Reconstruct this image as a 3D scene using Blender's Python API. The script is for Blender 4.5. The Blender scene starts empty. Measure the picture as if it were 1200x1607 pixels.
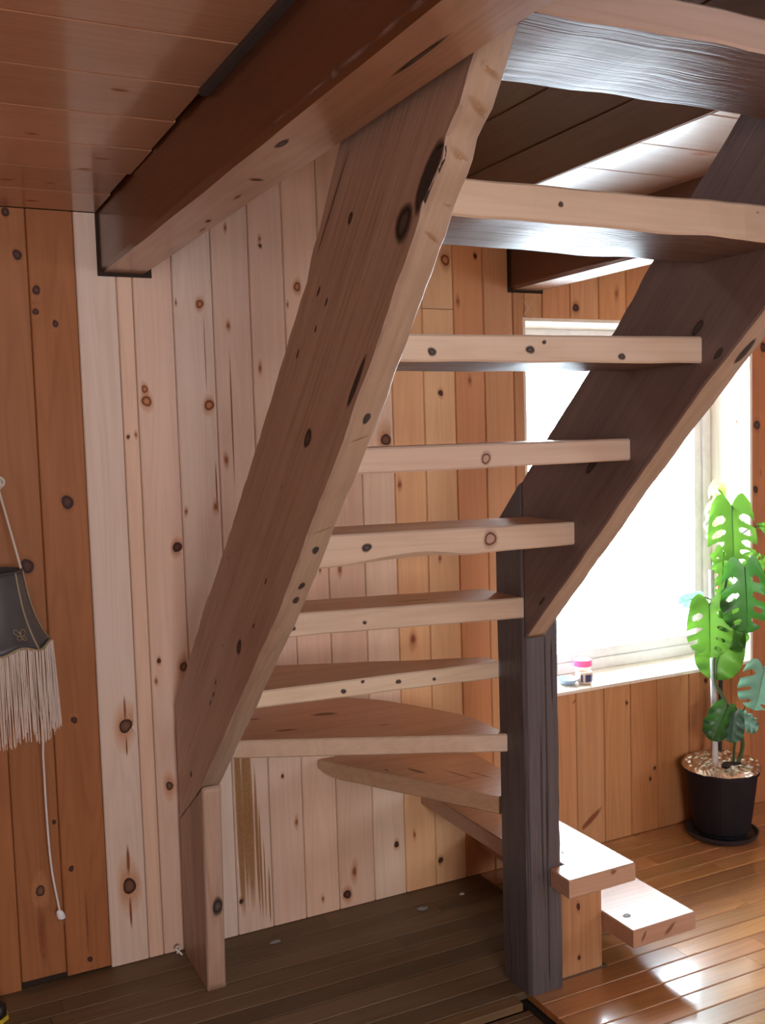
import bpy, bmesh, math, random
from mathutils import Vector, Matrix, noise
from mathutils.bvhtree import BVHTree

random.seed(7)
C = bpy.context.scene.collection
SC = bpy.context.scene

# ------------------------------------------------------------------ camera
cam_d = bpy.data.cameras.new('camera')
cam = bpy.data.objects.new('camera', cam_d)
C.objects.link(cam)
F, YAW, PITCH, ROLL = 1585.0, 0.4565, -0.0765, 0.030
cam_d.sensor_fit = 'HORIZONTAL'
cam_d.sensor_width = 36.0
cam_d.lens = F / 1200.0 * 36.0
cam_d.clip_start = 0.05
fw = Vector((math.sin(YAW) * math.cos(PITCH), math.cos(YAW) * math.cos(PITCH), math.sin(PITCH)))
rt = Vector((math.cos(YAW), -math.sin(YAW), 0.0))
dn = fw.cross(rt)
cr, sr = math.cos(ROLL), math.sin(ROLL)
r2 = cr * rt + sr * dn
d2 = -sr * rt + cr * dn
m = Matrix((( r2.x, -d2.x, -fw.x, 0.0), (r2.y, -d2.y, -fw.y, 0.0), (r2.z, -d2.z, -fw.z, 1.65), (0, 0, 0, 1)))
cam.matrix_world = m
SC.camera = cam

# ------------------------------------------------------------------ world, lights, exposure
SC.view_settings.view_transform = 'Standard'
SC.view_settings.look = 'None'
SC.view_settings.gamma = 1.0
SC.view_settings.use_curve_mapping = False
SC.view_settings.exposure = 0.25
W = bpy.data.worlds.new('overcast_sky')
SC.world = W
W.use_nodes = True
bg = W.node_tree.nodes['Background']
bg.inputs['Color'].default_value = (0.80, 0.90, 1.0, 1)
bg.inputs['Strength'].default_value = 34.0


def window_light(name, loc, rot, sx, sy, power, col=(1.0, 0.95, 0.95)):
    """daylight that comes in through one of the room's other windows"""
    l = bpy.data.lights.new(name, 'AREA')
    l.shape = 'RECTANGLE'
    l.size, l.size_y = sx, sy
    l.energy = power
    l.color = col
    o = bpy.data.objects.new(name, l)
    C.objects.link(o)
    o.location = loc
    o.rotation_euler = rot
    return o


def portal(name, loc, rot, sx, sy):
    o = window_light(name, loc, rot, sx, sy, 1.0)
    o.data.cycles.is_portal = True
    return o


R90 = math.pi / 2
portal('sky_portal', (2.72, 3.46, 1.345), (-R90, 0, 0), 1.10, 1.40)
window_light('daylight_back_window', (0.15, -2.72, 1.75), (R90, 0, 0), 1.3, 1.2, 84)
window_light('daylight_right_window', (4.92, 0.1, 1.45), (0, R90, 0), 1.2, 1.5, 36, (0.84, 0.91, 1.0))

# ------------------------------------------------------------------ materials
MATS = {}


def new_mat(name):
    mt = bpy.data.materials.new(name)
    mt.use_nodes = True
    nt = mt.node_tree
    return mt, nt, nt.nodes['Principled BSDF']


def nd(nt, typ, **kw):
    n = nt.nodes.new(typ)
    for k, v in kw.items():
        setattr(n, k, v)
    return n


def lk(nt, a, b):
    nt.links.new(a, b)


def mth(nt, op, a, b=None, c=None):
    n = nd(nt, 'ShaderNodeMath', operation=op)
    for i, v in enumerate((a, b, c)):
        if v is None:
            continue
        if isinstance(v, (int, float)):
            n.inputs[i].default_value = v
        else:
            lk(nt, v, n.inputs[i])
    return n.outputs[0]


def wood(name, axis, rough=0.45, coat=0.0, fig=0.30, fine=0.28, blotch=0.22, specks=0.0, cracks=0.0,
         bump=0.25, dark=(0.45, 0.33, 0.25), coat_rough=0.12, col=None, spec=0.5, streak=0.22):
    """grain along an axis; the ground colour is the object's own colour"""
    mt, nt, p = new_mat(name)
    tc = nd(nt, 'ShaderNodeTexCoord')
    oi = nd(nt, 'ShaderNodeObjectInfo')
    mp = nd(nt, 'ShaderNodeMapping')
    if axis == 'X':
        mp.inputs['Rotation'].default_value = (0, R90, 0)
    elif axis == 'Y':
        mp.inputs['Rotation'].default_value = (R90, 0, 0)
    elif axis == 'D':
        mp.inputs['Rotation'].default_value = (-math.pi / 4, 0, 0)
    lk(nt, tc.outputs['Object'], mp.inputs['Vector'])
    rnd = mth(nt, 'MULTIPLY', oi.outputs['Random'], 37.0)
    add = nd(nt, 'ShaderNodeVectorMath', operation='ADD')
    lk(nt, mp.outputs['Vector'], add.inputs[0])
    cmb = nd(nt, 'ShaderNodeCombineXYZ')
    for i in range(3):
        lk(nt, rnd, cmb.inputs[i])
    lk(nt, cmb.outputs[0], add.inputs[1])
    V = add.outputs[0]

    def scaled(sx, sz):
        s = nd(nt, 'ShaderNodeVectorMath', operation='MULTIPLY')
        lk(nt, V, s.inputs[0])
        s.inputs[1].default_value = (sx, sx, sz)
        return s.outputs[0]

    def noi(vec, scale=1.0, detail=3.0, rg=0.55):
        n = nd(nt, 'ShaderNodeTexNoise')
        n.inputs['Scale'].default_value = scale
        n.inputs['Detail'].default_value = detail
        n.inputs['Roughness'].default_value = rg
        lk(nt, vec, n.inputs['Vector'])
        return n.outputs['Fac']
    fnoise = noi(scaled(170, 3.0), 1, 3)
    low = noi(scaled(7.0, 0.45), 1, 2)
    rings = mth(nt, 'SINE', mth(nt, 'MULTIPLY', low, 95.0))
    rings = mth(nt, 'MULTIPLY_ADD', rings, 0.5, 0.5)
    rings = mth(nt, 'POWER', rings, 2.2)
    blo = noi(scaled(5.0, 1.3), 1, 2)
    f = mth(nt, 'MULTIPLY', rings, fig * 0.5)
    f = mth(nt, 'ADD', f, mth(nt, 'MULTIPLY', mth(nt, 'SUBTRACT', fnoise, 0.35), fine * 1.6))
    f = mth(nt, 'ADD', f, mth(nt, 'MULTIPLY', mth(nt, 'SUBTRACT', blo, 0.42), blotch * 2.0))
    stk = noi(scaled(26, 0.55), 1, 2)
    f = mth(nt, 'ADD', f, mth(nt, 'MULTIPLY', mth(nt, 'SUBTRACT', stk, 0.45), streak * 2.4))
    height = f
    if specks > 0:
        vo = nd(nt, 'ShaderNodeTexVoronoi')
        vo.inputs['Scale'].default_value = 1.0
        lk(nt, scaled(16, 7.0), vo.inputs['Vector'])
        sp = mth(nt, 'LESS_THAN', vo.outputs['Distance'], specks)
        f = mth(nt, 'ADD', f, mth(nt, 'MULTIPLY', sp, 1.2))
    if cracks > 0:
        ck = noi(scaled(42, 0.8), 1, 2)
        ck = mth(nt, 'SUBTRACT', 1.0, mth(nt, 'MULTIPLY', mth(nt, 'ABSOLUTE', mth(nt, 'SUBTRACT', ck, 0.5)), 26.0))
        ck = mth(nt, 'MAXIMUM', ck, 0.0)
        f = mth(nt, 'ADD', f, mth(nt, 'MULTIPLY', ck, cracks))
        height = mth(nt, 'ADD', height, mth(nt, 'MULTIPLY', ck, 3.0 * cracks))
    mx = nd(nt, 'ShaderNodeMix', data_type='RGBA')
    mx.clamp_factor = True
    lk(nt, f, mx.inputs[0])
    if col is None:
        ground = oi.outputs['Color']
    else:
        rgb = nd(nt, 'ShaderNodeRGB')
        rgb.outputs[0].default_value = (*col, 1)
        ground = rgb.outputs[0]
    lk(nt, ground, mx.inputs[6])
    ml = nd(nt, 'ShaderNodeMix', data_type='RGBA', blend_type='MULTIPLY')
    ml.inputs[0].default_value = 1.0
    lk(nt, ground, ml.inputs[6])
    ml.inputs[7].default_value = (*dark, 1)
    lk(nt, ml.outputs[2], mx.inputs[7])
    lk(nt, mx.outputs[2], p.inputs['Base Color'])
    rv = mth(nt, 'MULTIPLY_ADD', blo, 0.24, rough - 0.12)
    lk(nt, rv, p.inputs['Roughness'])
    p.inputs['Specular IOR Level'].default_value = spec
    p.inputs['Coat Weight'].default_value = coat
    p.inputs['Coat Roughness'].default_value = coat_rough
    if bump > 0:
        b = nd(nt, 'ShaderNodeBump')
        b.inputs['Strength'].default_value = bump
        b.inputs['Distance'].default_value = 0.0012
        b.invert = True
        lk(nt, height, b.inputs['Height'])
        lk(nt, b.outputs['Normal'], p.inputs['Normal'])
    MATS[name] = mt
    return mt


def plain(name, col, rough=0.5, metal=0.0, spec=0.5, var=0.12, scale=30.0, bump=0.0, coat=0.0):
    mt, nt, p = new_mat(name)
    tc = nd(nt, 'ShaderNodeTexCoord')
    n = nd(nt, 'ShaderNodeTexNoise')
    n.inputs['Scale'].default_value = scale
    n.inputs['Detail'].default_value = 3
    lk(nt, tc.outputs['Object'], n.inputs['Vector'])
    mx = nd(nt, 'ShaderNodeMix', data_type='RGBA')
    lk(nt, n.outputs['Fac'], mx.inputs[0])
    mx.inputs[6].default_value = (*[c * (1 - var) for c in col], 1)
    mx.inputs[7].default_value = (*[min(1, c * (1 + var)) for c in col], 1)
    lk(nt, mx.outputs[2], p.inputs['Base Color'])
    p.inputs['Roughness'].default_value = rough
    p.inputs['Metallic'].default_value = metal
    p.inputs['Specular IOR Level'].default_value = spec
    p.inputs['Coat Weight'].default_value = coat
    if bump:
        b = nd(nt, 'ShaderNodeBump')
        b.inputs['Strength'].default_value = bump
        b.inputs['Distance'].default_value = 0.003
        lk(nt, n.outputs['Fac'], b.inputs['Height'])
        lk(nt, b.outputs['Normal'], p.inputs['Normal'])
    MATS[name] = mt
    return mt


wood('pine_board', 'Z', spec=0.35, rough=0.48, fig=0.26, fine=0.20, blotch=0.20, bump=0.12, dark=(0.72, 0.56, 0.44))
wood('old_pine_board', 'Z', spec=0.25, rough=0.55, fig=0.34, fine=0.24, blotch=0.28, bump=0.12, dark=(0.55, 0.40, 0.30))
wood('ceiling_pine', 'X', rough=0.30, coat=0.55, fig=0.30, fine=0.22, blotch=0.20, bump=0.05, dark=(0.66, 0.50, 0.40), coat_rough=0.10)
wood('ceiling_varnished', 'X', rough=0.36, coat=1.0, fig=0.30, fine=0.22, blotch=0.20, bump=0.05, dark=(0.66, 0.50, 0.40), coat_rough=0.17)
wood('well_pine', 'Y', spec=0.15, rough=0.7, fig=0.30, fine=0.22, blotch=0.20, bump=0.08, dark=(0.62, 0.46, 0.36))
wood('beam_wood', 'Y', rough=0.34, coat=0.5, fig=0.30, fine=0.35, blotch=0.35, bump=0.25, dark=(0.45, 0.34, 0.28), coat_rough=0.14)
wood('beam_underside', 'Y', col=(0.44, 0.265, 0.17), rough=0.36, coat=0.5, fig=0.30, fine=0.35, blotch=0.45, bump=0.25, dark=(0.42, 0.30, 0.24), coat_rough=0.16)  # lighter brown of its own, raised further to mimic the bright wall's reflection
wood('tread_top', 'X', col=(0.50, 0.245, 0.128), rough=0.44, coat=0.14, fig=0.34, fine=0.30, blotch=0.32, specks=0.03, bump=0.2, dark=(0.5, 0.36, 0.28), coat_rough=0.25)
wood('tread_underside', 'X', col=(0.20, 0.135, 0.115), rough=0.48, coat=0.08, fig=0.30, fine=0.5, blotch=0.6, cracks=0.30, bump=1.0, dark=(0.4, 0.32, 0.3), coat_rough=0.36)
wood('leg_wood', 'Z', rough=0.48, coat=0.10, fig=0.38, fine=0.38, blotch=0.36, specks=0.05, cracks=0.15, bump=0.5, dark=(0.42, 0.32, 0.26))
wood('leg_edge', 'Z', col=(0.50, 0.36, 0.275), rough=0.5, fig=0.5, fine=0.35, blotch=0.3, bump=0.3, dark=(0.6, 0.45, 0.36))
wood('tread_wood', 'X', rough=0.36, coat=0.35, fig=0.26, fine=0.24, blotch=0.24, specks=0.035, bump=0.22, dark=(0.60, 0.47, 0.38), coat_rough=0.28)
wood('stringer_wood', 'D', rough=0.50, coat=0.06, fig=0.26, fine=0.30, blotch=0.40, specks=0.05, cracks=0.12, bump=0.5, dark=(0.42, 0.32, 0.26))
wood('sawn_edge', 'D', col=(0.46, 0.345, 0.255), rough=0.48, fig=0.26, fine=0.30, blotch=0.36, bump=0.35, dark=(0.52, 0.40, 0.31))
wood('post_wood', 'Z', rough=0.40, coat=0.20, fig=0.30, fine=0.40, blotch=0.55, cracks=0.35, bump=0.7, dark=(0.45, 0.40, 0.40), coat_rough=0.4)
wood('post_pine', 'Z', rough=0.5, fig=0.45, fine=0.35, blotch=0.30, bump=0.3, dark=(0.5, 0.38, 0.3))
wood('varnished_floor', 'X', spec=0.8, rough=0.30, coat=1.0, fig=0.34, fine=0.34, blotch=0.34, specks=0.02, bump=0.06, dark=(0.45, 0.32, 0.24), coat_rough=0.12)
wood('dull_floor', 'X', rough=0.55, fig=0.32, fine=0.35, blotch=0.42, specks=0.03, bump=0.25, dark=(0.45, 0.38, 0.30))
wood('gap_dark', 'Z', col=(0.03, 0.017, 0.010), rough=0.9, bump=0)
wood('jamb_pine', 'Z', col=(0.90, 0.82, 0.70), rough=0.4, coat=0.2, bump=0.1, dark=(0.75, 0.6, 0.45))
wood('plain_panel', 'Z', col=(0.52, 0.30, 0.16), rough=0.5, bump=0.1)



def knot_mat():
    mt, nt, p = new_mat('knot')
    out = nt.nodes['Material Output']
    at = nd(nt, 'ShaderNodeVertexColor', layer_name='k')
    tc = nd(nt, 'ShaderNodeTexCoord')
    n = nd(nt, 'ShaderNodeTexNoise')
    n.inputs['Scale'].default_value = 160
    n.inputs['Detail'].default_value = 3
    lk(nt, tc.outputs['Object'], n.inputs['Vector'])
    ml = nd(nt, 'ShaderNodeMix', data_type='RGBA', blend_type='MULTIPLY')
    ml.inputs[0].default_value = 1.0
    lk(nt, at.outputs['Color'], ml.inputs[6])
    v = mth(nt, 'MULTIPLY_ADD', n.outputs['Fac'], 0.7, 0.65)
    cb = nd(nt, 'ShaderNodeCombineXYZ')
    for i in range(3):
        lk(nt, v, cb.inputs[i])
    lk(nt, cb.outputs[0], ml.inputs[7])
    lk(nt, ml.outputs[2], p.inputs['Base Color'])
    p.inputs['Roughness'].default_value = 0.5
    p.inputs['Specular IOR Level'].default_value = 0.15
    tr = nd(nt, 'ShaderNodeBsdfTransparent')
    ms = nd(nt, 'ShaderNodeMixShader')
    lk(nt, at.outputs['Alpha'], ms.inputs[0])
    lk(nt, tr.outputs[0], ms.inputs[1])
    lk(nt, p.outputs[0], ms.inputs[2])
    lk(nt, ms.outputs[0], out.inputs[0])
    MATS['knot'] = mt


knot_mat()
# rings of a knot from the heart outward: (radius, colour, cover)
KST = {
    'd': [(0.0, (0.12, 0.052, 0.038), 1), (0.45, (0.085, 0.036, 0.028), 1), (0.62, (0.045, 0.020, 0.018), 1), (0.90, (0.055, 0.020, 0.016), 1), (1.0, (0.50, 0.21, 0.09), 0.45), (1.6, (0.9, 0.42, 0.2), 0)],
    'o': [(0.0, (0.52, 0.25, 0.12), 1), (0.52, (0.40, 0.17, 0.075), 1), (0.70, (0.19, 0.055, 0.028), 1), (0.90, (0.16, 0.045, 0.022), 1), (1.04, (0.66, 0.32, 0.15), 0.45), (1.6, (0.9, 0.5, 0.26), 0)],
    'r': [(0.0, (0.20, 0.10, 0.06), 1), (0.6, (0.14, 0.072, 0.046), 1), (0.8, (0.05, 0.022, 0.018), 1), (0.95, (0.06, 0.024, 0.018), 1), (1.03, (0.66, 0.30, 0.13), 0.5), (2.1, (0.95, 0.5, 0.25), 0)],
    's': [(0.0, (0.22, 0.060, 0.028), 1), (0.45, (0.30, 0.095, 0.04), 0.95), (0.9, (0.62, 0.27, 0.13), 0.45), (1.7, (0.9, 0.45, 0.22), 0)],
    'tail': [(0.0, (0.24, 0.07, 0.03), 0.9), (0.5, (0.32, 0.11, 0.05), 0.8), (1.0, (0.5, 0.22, 0.1), 0)],
    'stripe': [(0.0, (0.34, 0.17, 0.065), 0.85), (0.65, (0.40, 0.21, 0.085), 0.75), (1.0, (0.55, 0.32, 0.15), 0)],
    'g': [(0.0, (0.13, 0.10, 0.088), 1), (0.55, (0.085, 0.066, 0.06), 1), (0.78, (0.036, 0.027, 0.025), 1), (0.95, (0.04, 0.03, 0.027), 0.8), (1.35, (0.08, 0.05, 0.04), 0)],
    'scar': [(0.0, (0.05, 0.042, 0.042), 1), (0.75, (0.07, 0.055, 0.052), 0.95), (0.95, (0.04, 0.03, 0.028), 0.7), (1.2, (0.1, 0.06, 0.05), 0)],
    'patch': [(0.0, (0.46, 0.25, 0.12), 0.65), (0.6, (0.42, 0.23, 0.11), 0.4), (1.2, (0.4, 0.2, 0.1), 0)],
    'p': [(0.0, (0.46, 0.31, 0.24), 1), (0.70, (0.42, 0.27, 0.20), 1), (0.80, (0.13, 0.05, 0.035), 1), (0.95, (0.13, 0.05, 0.035), 1), (1.08, (0.40, 0.25, 0.19), 0.35), (1.45, (0.5, 0.34, 0.26), 0)],
    'mark': [(0.0, (0.20, 0.10, 0.06), 0.85), (0.6, (0.28, 0.14, 0.08), 0.6), (1.1, (0.4, 0.22, 0.13), 0)],
    'worn': [(0.0, (0.42, 0.30, 0.28), 0.75), (0.6, (0.36, 0.24, 0.21), 0.45), (1.0, (0.3, 0.15, 0.1), 0)],
}

plain('gap_grey', (0.07, 0.065, 0.07), 0.6)
plain('snow', (0.9, 0.92, 0.95), 0.9)
plain('window_frame_white', (0.92, 0.92, 0.94), 0.35)
plain('black_plastic', (0.012, 0.009, 0.013), 0.6, spec=0.3)
plain('saucer_plastic', (0.035, 0.030, 0.036), 0.4)
plain('foil', (0.84, 0.75, 0.62), 0.25, metal=1.0, var=0.1, scale=70, bump=1.0)
plain('soil', (0.03, 0.02, 0.015), 0.95)
plain('rope_white', (0.72, 0.68, 0.62), 0.8, scale=400, bump=0.5)
plain('cord_white', (0.75, 0.75, 0.76), 0.4)
plain('plug_white', (0.80, 0.83, 0.92), 0.3)
plain('brass', (0.45, 0.33, 0.18), 0.35, metal=1.0)
plain('shade_fabric', (0.075, 0.080, 0.090), 0.42, scale=14, var=0.35, bump=0.1, spec=0.6)
plain('shade_trim', (0.36, 0.30, 0.20), 0.6)
plain('fringe_thread', (0.66, 0.56, 0.50), 0.75, scale=60)
plain('motif_thread', (0.30, 0.22, 0.12), 0.5)
plain('pole_white', (0.66, 0.64, 0.66), 0.4)
plain('stem_green', (0.07, 0.10, 0.035), 0.5)
plain('stake_dark', (0.03, 0.02, 0.025), 0.5)
plain('stake_red', (0.70, 0.06, 0.03), 0.5)
plain('pink_plastic', (0.75, 0.10, 0.30), 0.4)
plain('ceramic_white', (0.82, 0.80, 0.78), 0.2)
plain('label_navy', (0.06, 0.06, 0.16), 0.35)
plain('ceramic_blue', (0.45, 0.62, 0.85), 0.2)
plain('ceramic_tan', (0.78, 0.62, 0.50), 0.4)
plain('leather_black', (0.012, 0.012, 0.012), 0.4)
plain('yellow_trim', (0.55, 0.42, 0.03), 0.5)
plain('chalk', (0.85, 0.75, 0.62), 0.9)
plain('paper_white', (0.75, 0.73, 0.70), 0.8)
plain('grey_dust', (0.24, 0.23, 0.22), 0.9)


def glass_mat():
    mt = bpy.data.materials.new('window_glass')
    mt.use_nodes = True
    nt = mt.node_tree
    nt.nodes.clear()
    out = nd(nt, 'ShaderNodeOutputMaterial')
    tr = nd(nt, 'ShaderNodeBsdfTransparent')
    tr.inputs[0].default_value = (0.95, 0.97, 0.97, 1)
    gl = nd(nt, 'ShaderNodeBsdfGlossy')
    gl.inputs['Roughness'].default_value = 0.02
    fr = nd(nt, 'ShaderNodeFresnel')
    fr.inputs[0].default_value = 1.25
    mx = nd(nt, 'ShaderNodeMixShader')
    lk(nt, fr.outputs[0], mx.inputs[0])
    lk(nt, tr.outputs[0], mx.inputs[1])
    lk(nt, gl.outputs[0], mx.inputs[2])
    lk(nt, mx.outputs[0], out.inputs[0])
    MATS['window_glass'] = mt


glass_mat()


def leaf_mat(name, col, tcol, tf):
    mt, nt, p = new_mat(name)
    out = nt.nodes['Material Output']
    tc = nd(nt, 'ShaderNodeTexCoord')
    n = nd(nt, 'ShaderNodeTexNoise')
    n.inputs['Scale'].default_value = 25
    lk(nt, tc.outputs['Object'], n.inputs['Vector'])
    mx = nd(nt, 'ShaderNodeMix', data_type='RGBA')
    lk(nt, n.outputs['Fac'], mx.inputs[0])
    mx.inputs[6].default_value = (*[c * 0.75 for c in col], 1)
    mx.inputs[7].default_value = (*[c * 1.25 for c in col], 1)
    lk(nt, mx.outputs[2], p.inputs['Base Color'])
    p.inputs['Roughness'].default_value = 0.32
    t = nd(nt, 'ShaderNodeBsdfTranslucent')
    t.inputs[0].default_value = (*tcol, 1)
    ms = nd(nt, 'ShaderNodeMixShader')
    ms.inputs[0].default_value = tf
    lk(nt, p.outputs[0], ms.inputs[1])
    lk(nt, t.outputs[0], ms.inputs[2])
    lk(nt, ms.outputs[0], out.inputs[0])
    MATS[name] = mt


leaf_mat('leaf_bright', (0.055, 0.175, 0.022), (0.062, 0.135, 0.014), 0.5)
leaf_mat('leaf_pale', (0.35, 0.50, 0.14), (0.55, 0.75, 0.25), 0.75)  # pale colours stand in for window light overexposing these leaves
leaf_mat('leaf_dark', (0.03, 0.11, 0.03), (0.03, 0.11, 0.012), 0.35)
leaf_mat('leaf_teal', (0.22, 0.42, 0.33), (0.15, 0.35, 0.22), 0.4)  # teal lifted to hold the sky sheen on the lower leaves
leaf_mat('leaf_deep', (0.075, 0.19, 0.14), (0.04, 0.12, 0.05), 0.2)  # green lightened to hold some sky sheen


# ------------------------------------------------------------------ helpers
def link_mesh(name, me, mats, parent=None, color=None):
    o = bpy.data.objects.new(name, me)
    C.objects.link(o)
    if isinstance(mats, str):
        mats = [mats]
    if len(me.materials) == 0:
        for k in mats:
            me.materials.append(MATS[k])
    if parent is not None:
        o.parent = parent
    if color is not None:
        o.color = (*color, 1)
    return o


def obj(name, bm, mats, parent=None, color=None, smooth=False):
    bmesh.ops.recalc_face_normals(bm, faces=bm.faces)
    me = bpy.data.meshes.new(name)
    bm.to_mesh(me)
    bm.free()
    if smooth:
        for p in me.polygons:
            p.use_smooth = True
    return link_mesh(name, me, mats, parent, color)


def tag(o, label, cat, group=None, kind=None):
    o['label'] = label
    o['category'] = cat
    if group:
        o['group'] = group
    if kind:
        o['kind'] = kind
    return o


def thing(name, label, cat, loc=(0, 0, 0), group=None, kind=None):
    o = bpy.data.objects.new(name, None)
    C.objects.link(o)
    o.location = loc
    o.empty_display_size = 0.1
    return tag(o, label, cat, group, kind)


def add_loop(bm, a, b, mi=0):
    n = len(a)
    for i in range(n):
        f = bm.faces.new((a[i], a[(i + 1) % n], b[(i + 1) % n], b[i]))
        f.material_index = mi


def loft(bm, secs, mi=0, cap=True):
    vs = [[bm.verts.new(p) for p in s] for s in secs]
    for a, b in zip(vs, vs[1:]):
        add_loop(bm, a, b, mi)
    if cap:
        f1 = bm.faces.new(vs[0][::-1])
        f2 = bm.faces.new(vs[-1])
        f1.material_index = f2.material_index = mi
    return vs


def add_box(bm, x0, x1, y0, y1, z0, z1, c=0.0, mi=0):
    """box; c chamfers the four edges along its longest side"""
    d = (x1 - x0, y1 - y0, z1 - z0)
    ax = d.index(max(d))

    def ring(a0, a1, b0, b1):
        if c <= 0:
            return [(a0, b0), (a1, b0), (a1, b1), (a0, b1)]
        return [(a0 + c, b0), (a1 - c, b0), (a1, b0 + c), (a1, b1 - c), (a1 - c, b1), (a0 + c, b1), (a0, b1 - c), (a0, b0 + c)]
    if ax == 0:
        s = [[(x, a, b) for a, b in ring(y0, y1, z0, z1)] for x in (x0, x1)]
    elif ax == 1:
        s = [[(a, y, b) for a, b in ring(x0, x1, z0, z1)] for y in (y0, y1)]
    else:
        s = [[(a, b, z) for a, b in ring(x0, x1, y0, y1)] for z in (z0, z1)]
    loft(bm, s, mi)


def box(name, x0, x1, y0, y1, z0, z1, mats, parent=None, color=None, c=0.0):
    bm = bmesh.new()
    add_box(bm, x0, x1, y0, y1, z0, z1, c)
    return obj(name, bm, mats, parent, color)


def tube(bm, pts, rad, n=8, mi=0):
    pts = [Vector(p) for p in pts]
    rads = rad if isinstance(rad, (list, tuple)) else [rad] * len(pts)
    secs = []
    up = Vector((0.31, 0.2, 0.93)).normalized()
    for i, p in enumerate(pts):
        t = (pts[min(i + 1, len(pts) - 1)] - pts[max(i - 1, 0)]).normalized()
        a = t.cross(up)
        if a.length < 1e-3:
            a = t.cross(Vector((1, 0, 0)))
        a.normalize()
        b = t.cross(a)
        secs.append([p + rads[i] * (math.cos(2 * math.pi * k / n) * a + math.sin(2 * math.pi * k / n) * b) for k in range(n)])
    loft(bm, secs, mi)


def curve_pts(ctrl, n=8):
    """Catmull-Rom through control points"""
    P = [Vector(p) for p in ctrl]
    P = [2 * P[0] - P[1]] + P + [2 * P[-1] - P[-2]]
    out = []
    for i in range(1, len(P) - 2):
        for k in range(n):
            t = k / n
            a, b, c, d = P[i - 1], P[i], P[i + 1], P[i + 2]
            out.append(0.5 * ((2 * b) + (c - a) * t + (2 * a - 5 * b + 4 * c - d) * t * t + (3 * b - a - 3 * c + d) * t ** 3))
    out.append(P[-2])
    return out


def lathe(bm, prof, cx, cy, n=32, mi=0, cap=True):
    secs = []
    for r, z in prof:
        secs.append([(cx + r * math.cos(2 * math.pi * k / n), cy + r * math.sin(2 * math.pi * k / n), z) for k in range(n)])
    loft(bm, secs, mi, cap)


def jit(v, s, a):
    return a * (noise.noise(Vector(v) * s))


def resample(poly, step):
    out = []
    for i in range(len(poly)):
        a, b = Vector(poly[i]), Vector(poly[(i + 1) % len(poly)])
        n = max(1, int((b - a).length / step))
        for k in range(n):
            out.append(a + (b - a) * (k / n))
    return out


def slab(poly, x0, x1, step=0.022, rough=0.003, ch=0.004, x_edge=None):
    """hewn slab: outline in (y, z), thickness in x, chamfered, uneven edges; rim faces take slot 1"""
    bm = bmesh.new()
    pts = resample(poly, step)
    n = len(pts)
    cy = sum(p[0] for p in pts) / n
    cz = sum(p[1] for p in pts) / n
    nrm = []
    for i in range(n):
        t = pts[(i + 1) % n] - pts[i - 1]
        nn = Vector((t[1], -t[0])).normalized()
        nrm.append(nn)
    area = sum(pts[i][0] * pts[(i + 1) % n][1] - pts[(i + 1) % n][0] * pts[i][1] for i in range(n))
    sg = 1.0 if area > 0 else -1.0
    rings = []
    for x, inset, sd in ((x0, ch, 1.0), (x0 + ch, 0.0, 1.0), (x1 - ch, 0.0, 9.0), (x1, ch, 9.0)):
        ring = []
        for i, p in enumerate(pts):
            j = rough * (noise.noise(Vector((p[0] * 9, p[1] * 9, sd))) + 0.6 * noise.noise(Vector((p[0] * 31, p[1] * 31, sd))))
            q = p + sg * nrm[i] * (j - inset)
            ring.append(bm.verts.new((x, q[0], q[1])))
        rings.append(ring)
    for k in range(3):
        for i in range(n):
            f = bm.faces.new((rings[k][i], rings[k][(i + 1) % n], rings[k + 1][(i + 1) % n], rings[k + 1][i]))
            f.material_index = 1 if k >= 1 else 0
            f.smooth = k == 1
    a = bm.faces.new(rings[0][::-1])
    b = bm.faces.new(rings[3])
    a.material_index = b.material_index = 0
    return bm


BVHS = {}


def knot(parent, c, n, u, rx, rz, style='d', _unused=None, name='knot', k=14):
    """a knot or mark lying in the parent's face, following its unevenness; n outward normal, u first axis in the face"""
    me = parent.data if parent.type == 'MESH' else None
    bv = None
    if me is not None:
        bv = BVHS.get(me.name)
        if bv is None:
            bv = BVHTree.FromPolygons([v.co for v in me.vertices], [p.vertices for p in me.polygons])
            BVHS[me.name] = bv
    n = Vector(n).normalized()
    u = Vector(u)
    u = (u - n * u.dot(n)).normalized()
    v = n.cross(u)
    c = Vector(c)
    ph = random.uniform(0, 6)
    bm = bmesh.new()
    cols = []

    def place(du, dv, h):
        for t in (1.0, 0.85, 0.7, 0.5, 0.3, 0.0):
            q = c + u * (du * t) + v * (dv * t)
            if bv is None:
                return bm.verts.new(q + n * h), t
            hit = bv.ray_cast(q + n * 0.03, -n, 0.06)
            if hit[0] is not None:
                return bm.verts.new(hit[0] + n * h), t
        return bm.verts.new(c + n * h), 1.0
    rings = KST[style]
    ctr, _ = place(0, 0, 0.0007)
    cols.append((*rings[0][1], rings[0][2]))
    prev = None
    for (s_, col_, al) in rings[1:]:
        ring = []
        for i in range(k):
            t = 2 * math.pi * i / k
            w = 1 + 0.08 * math.sin(2 * t + ph) + 0.05 * math.sin(3 * t + 2 * ph)
            e = 1.0 if s_ <= 1 else 1.0 + (s_ - 1) * 0.9
            vv, tt = place(rx * s_ * w * math.cos(t), rz * s_ * e * w * math.sin(t), 0.0007 if al > 0.9 else 0.0003 + 0.0004 * al)
            ring.append(vv)
            cols.append((*col_, al))
        if prev is None:
            for i in range(k):
                bm.faces.new((ctr, ring[i], ring[(i + 1) % k]))
        else:
            add_loop(bm, prev, ring)
        prev = ring
    o = obj(name, bm, 'knot', parent)
    ca = o.data.color_attributes.new('k', 'FLOAT_COLOR', 'POINT')
    for i, q in enumerate(cols):
        ca.data[i].color = q
    return o


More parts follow.
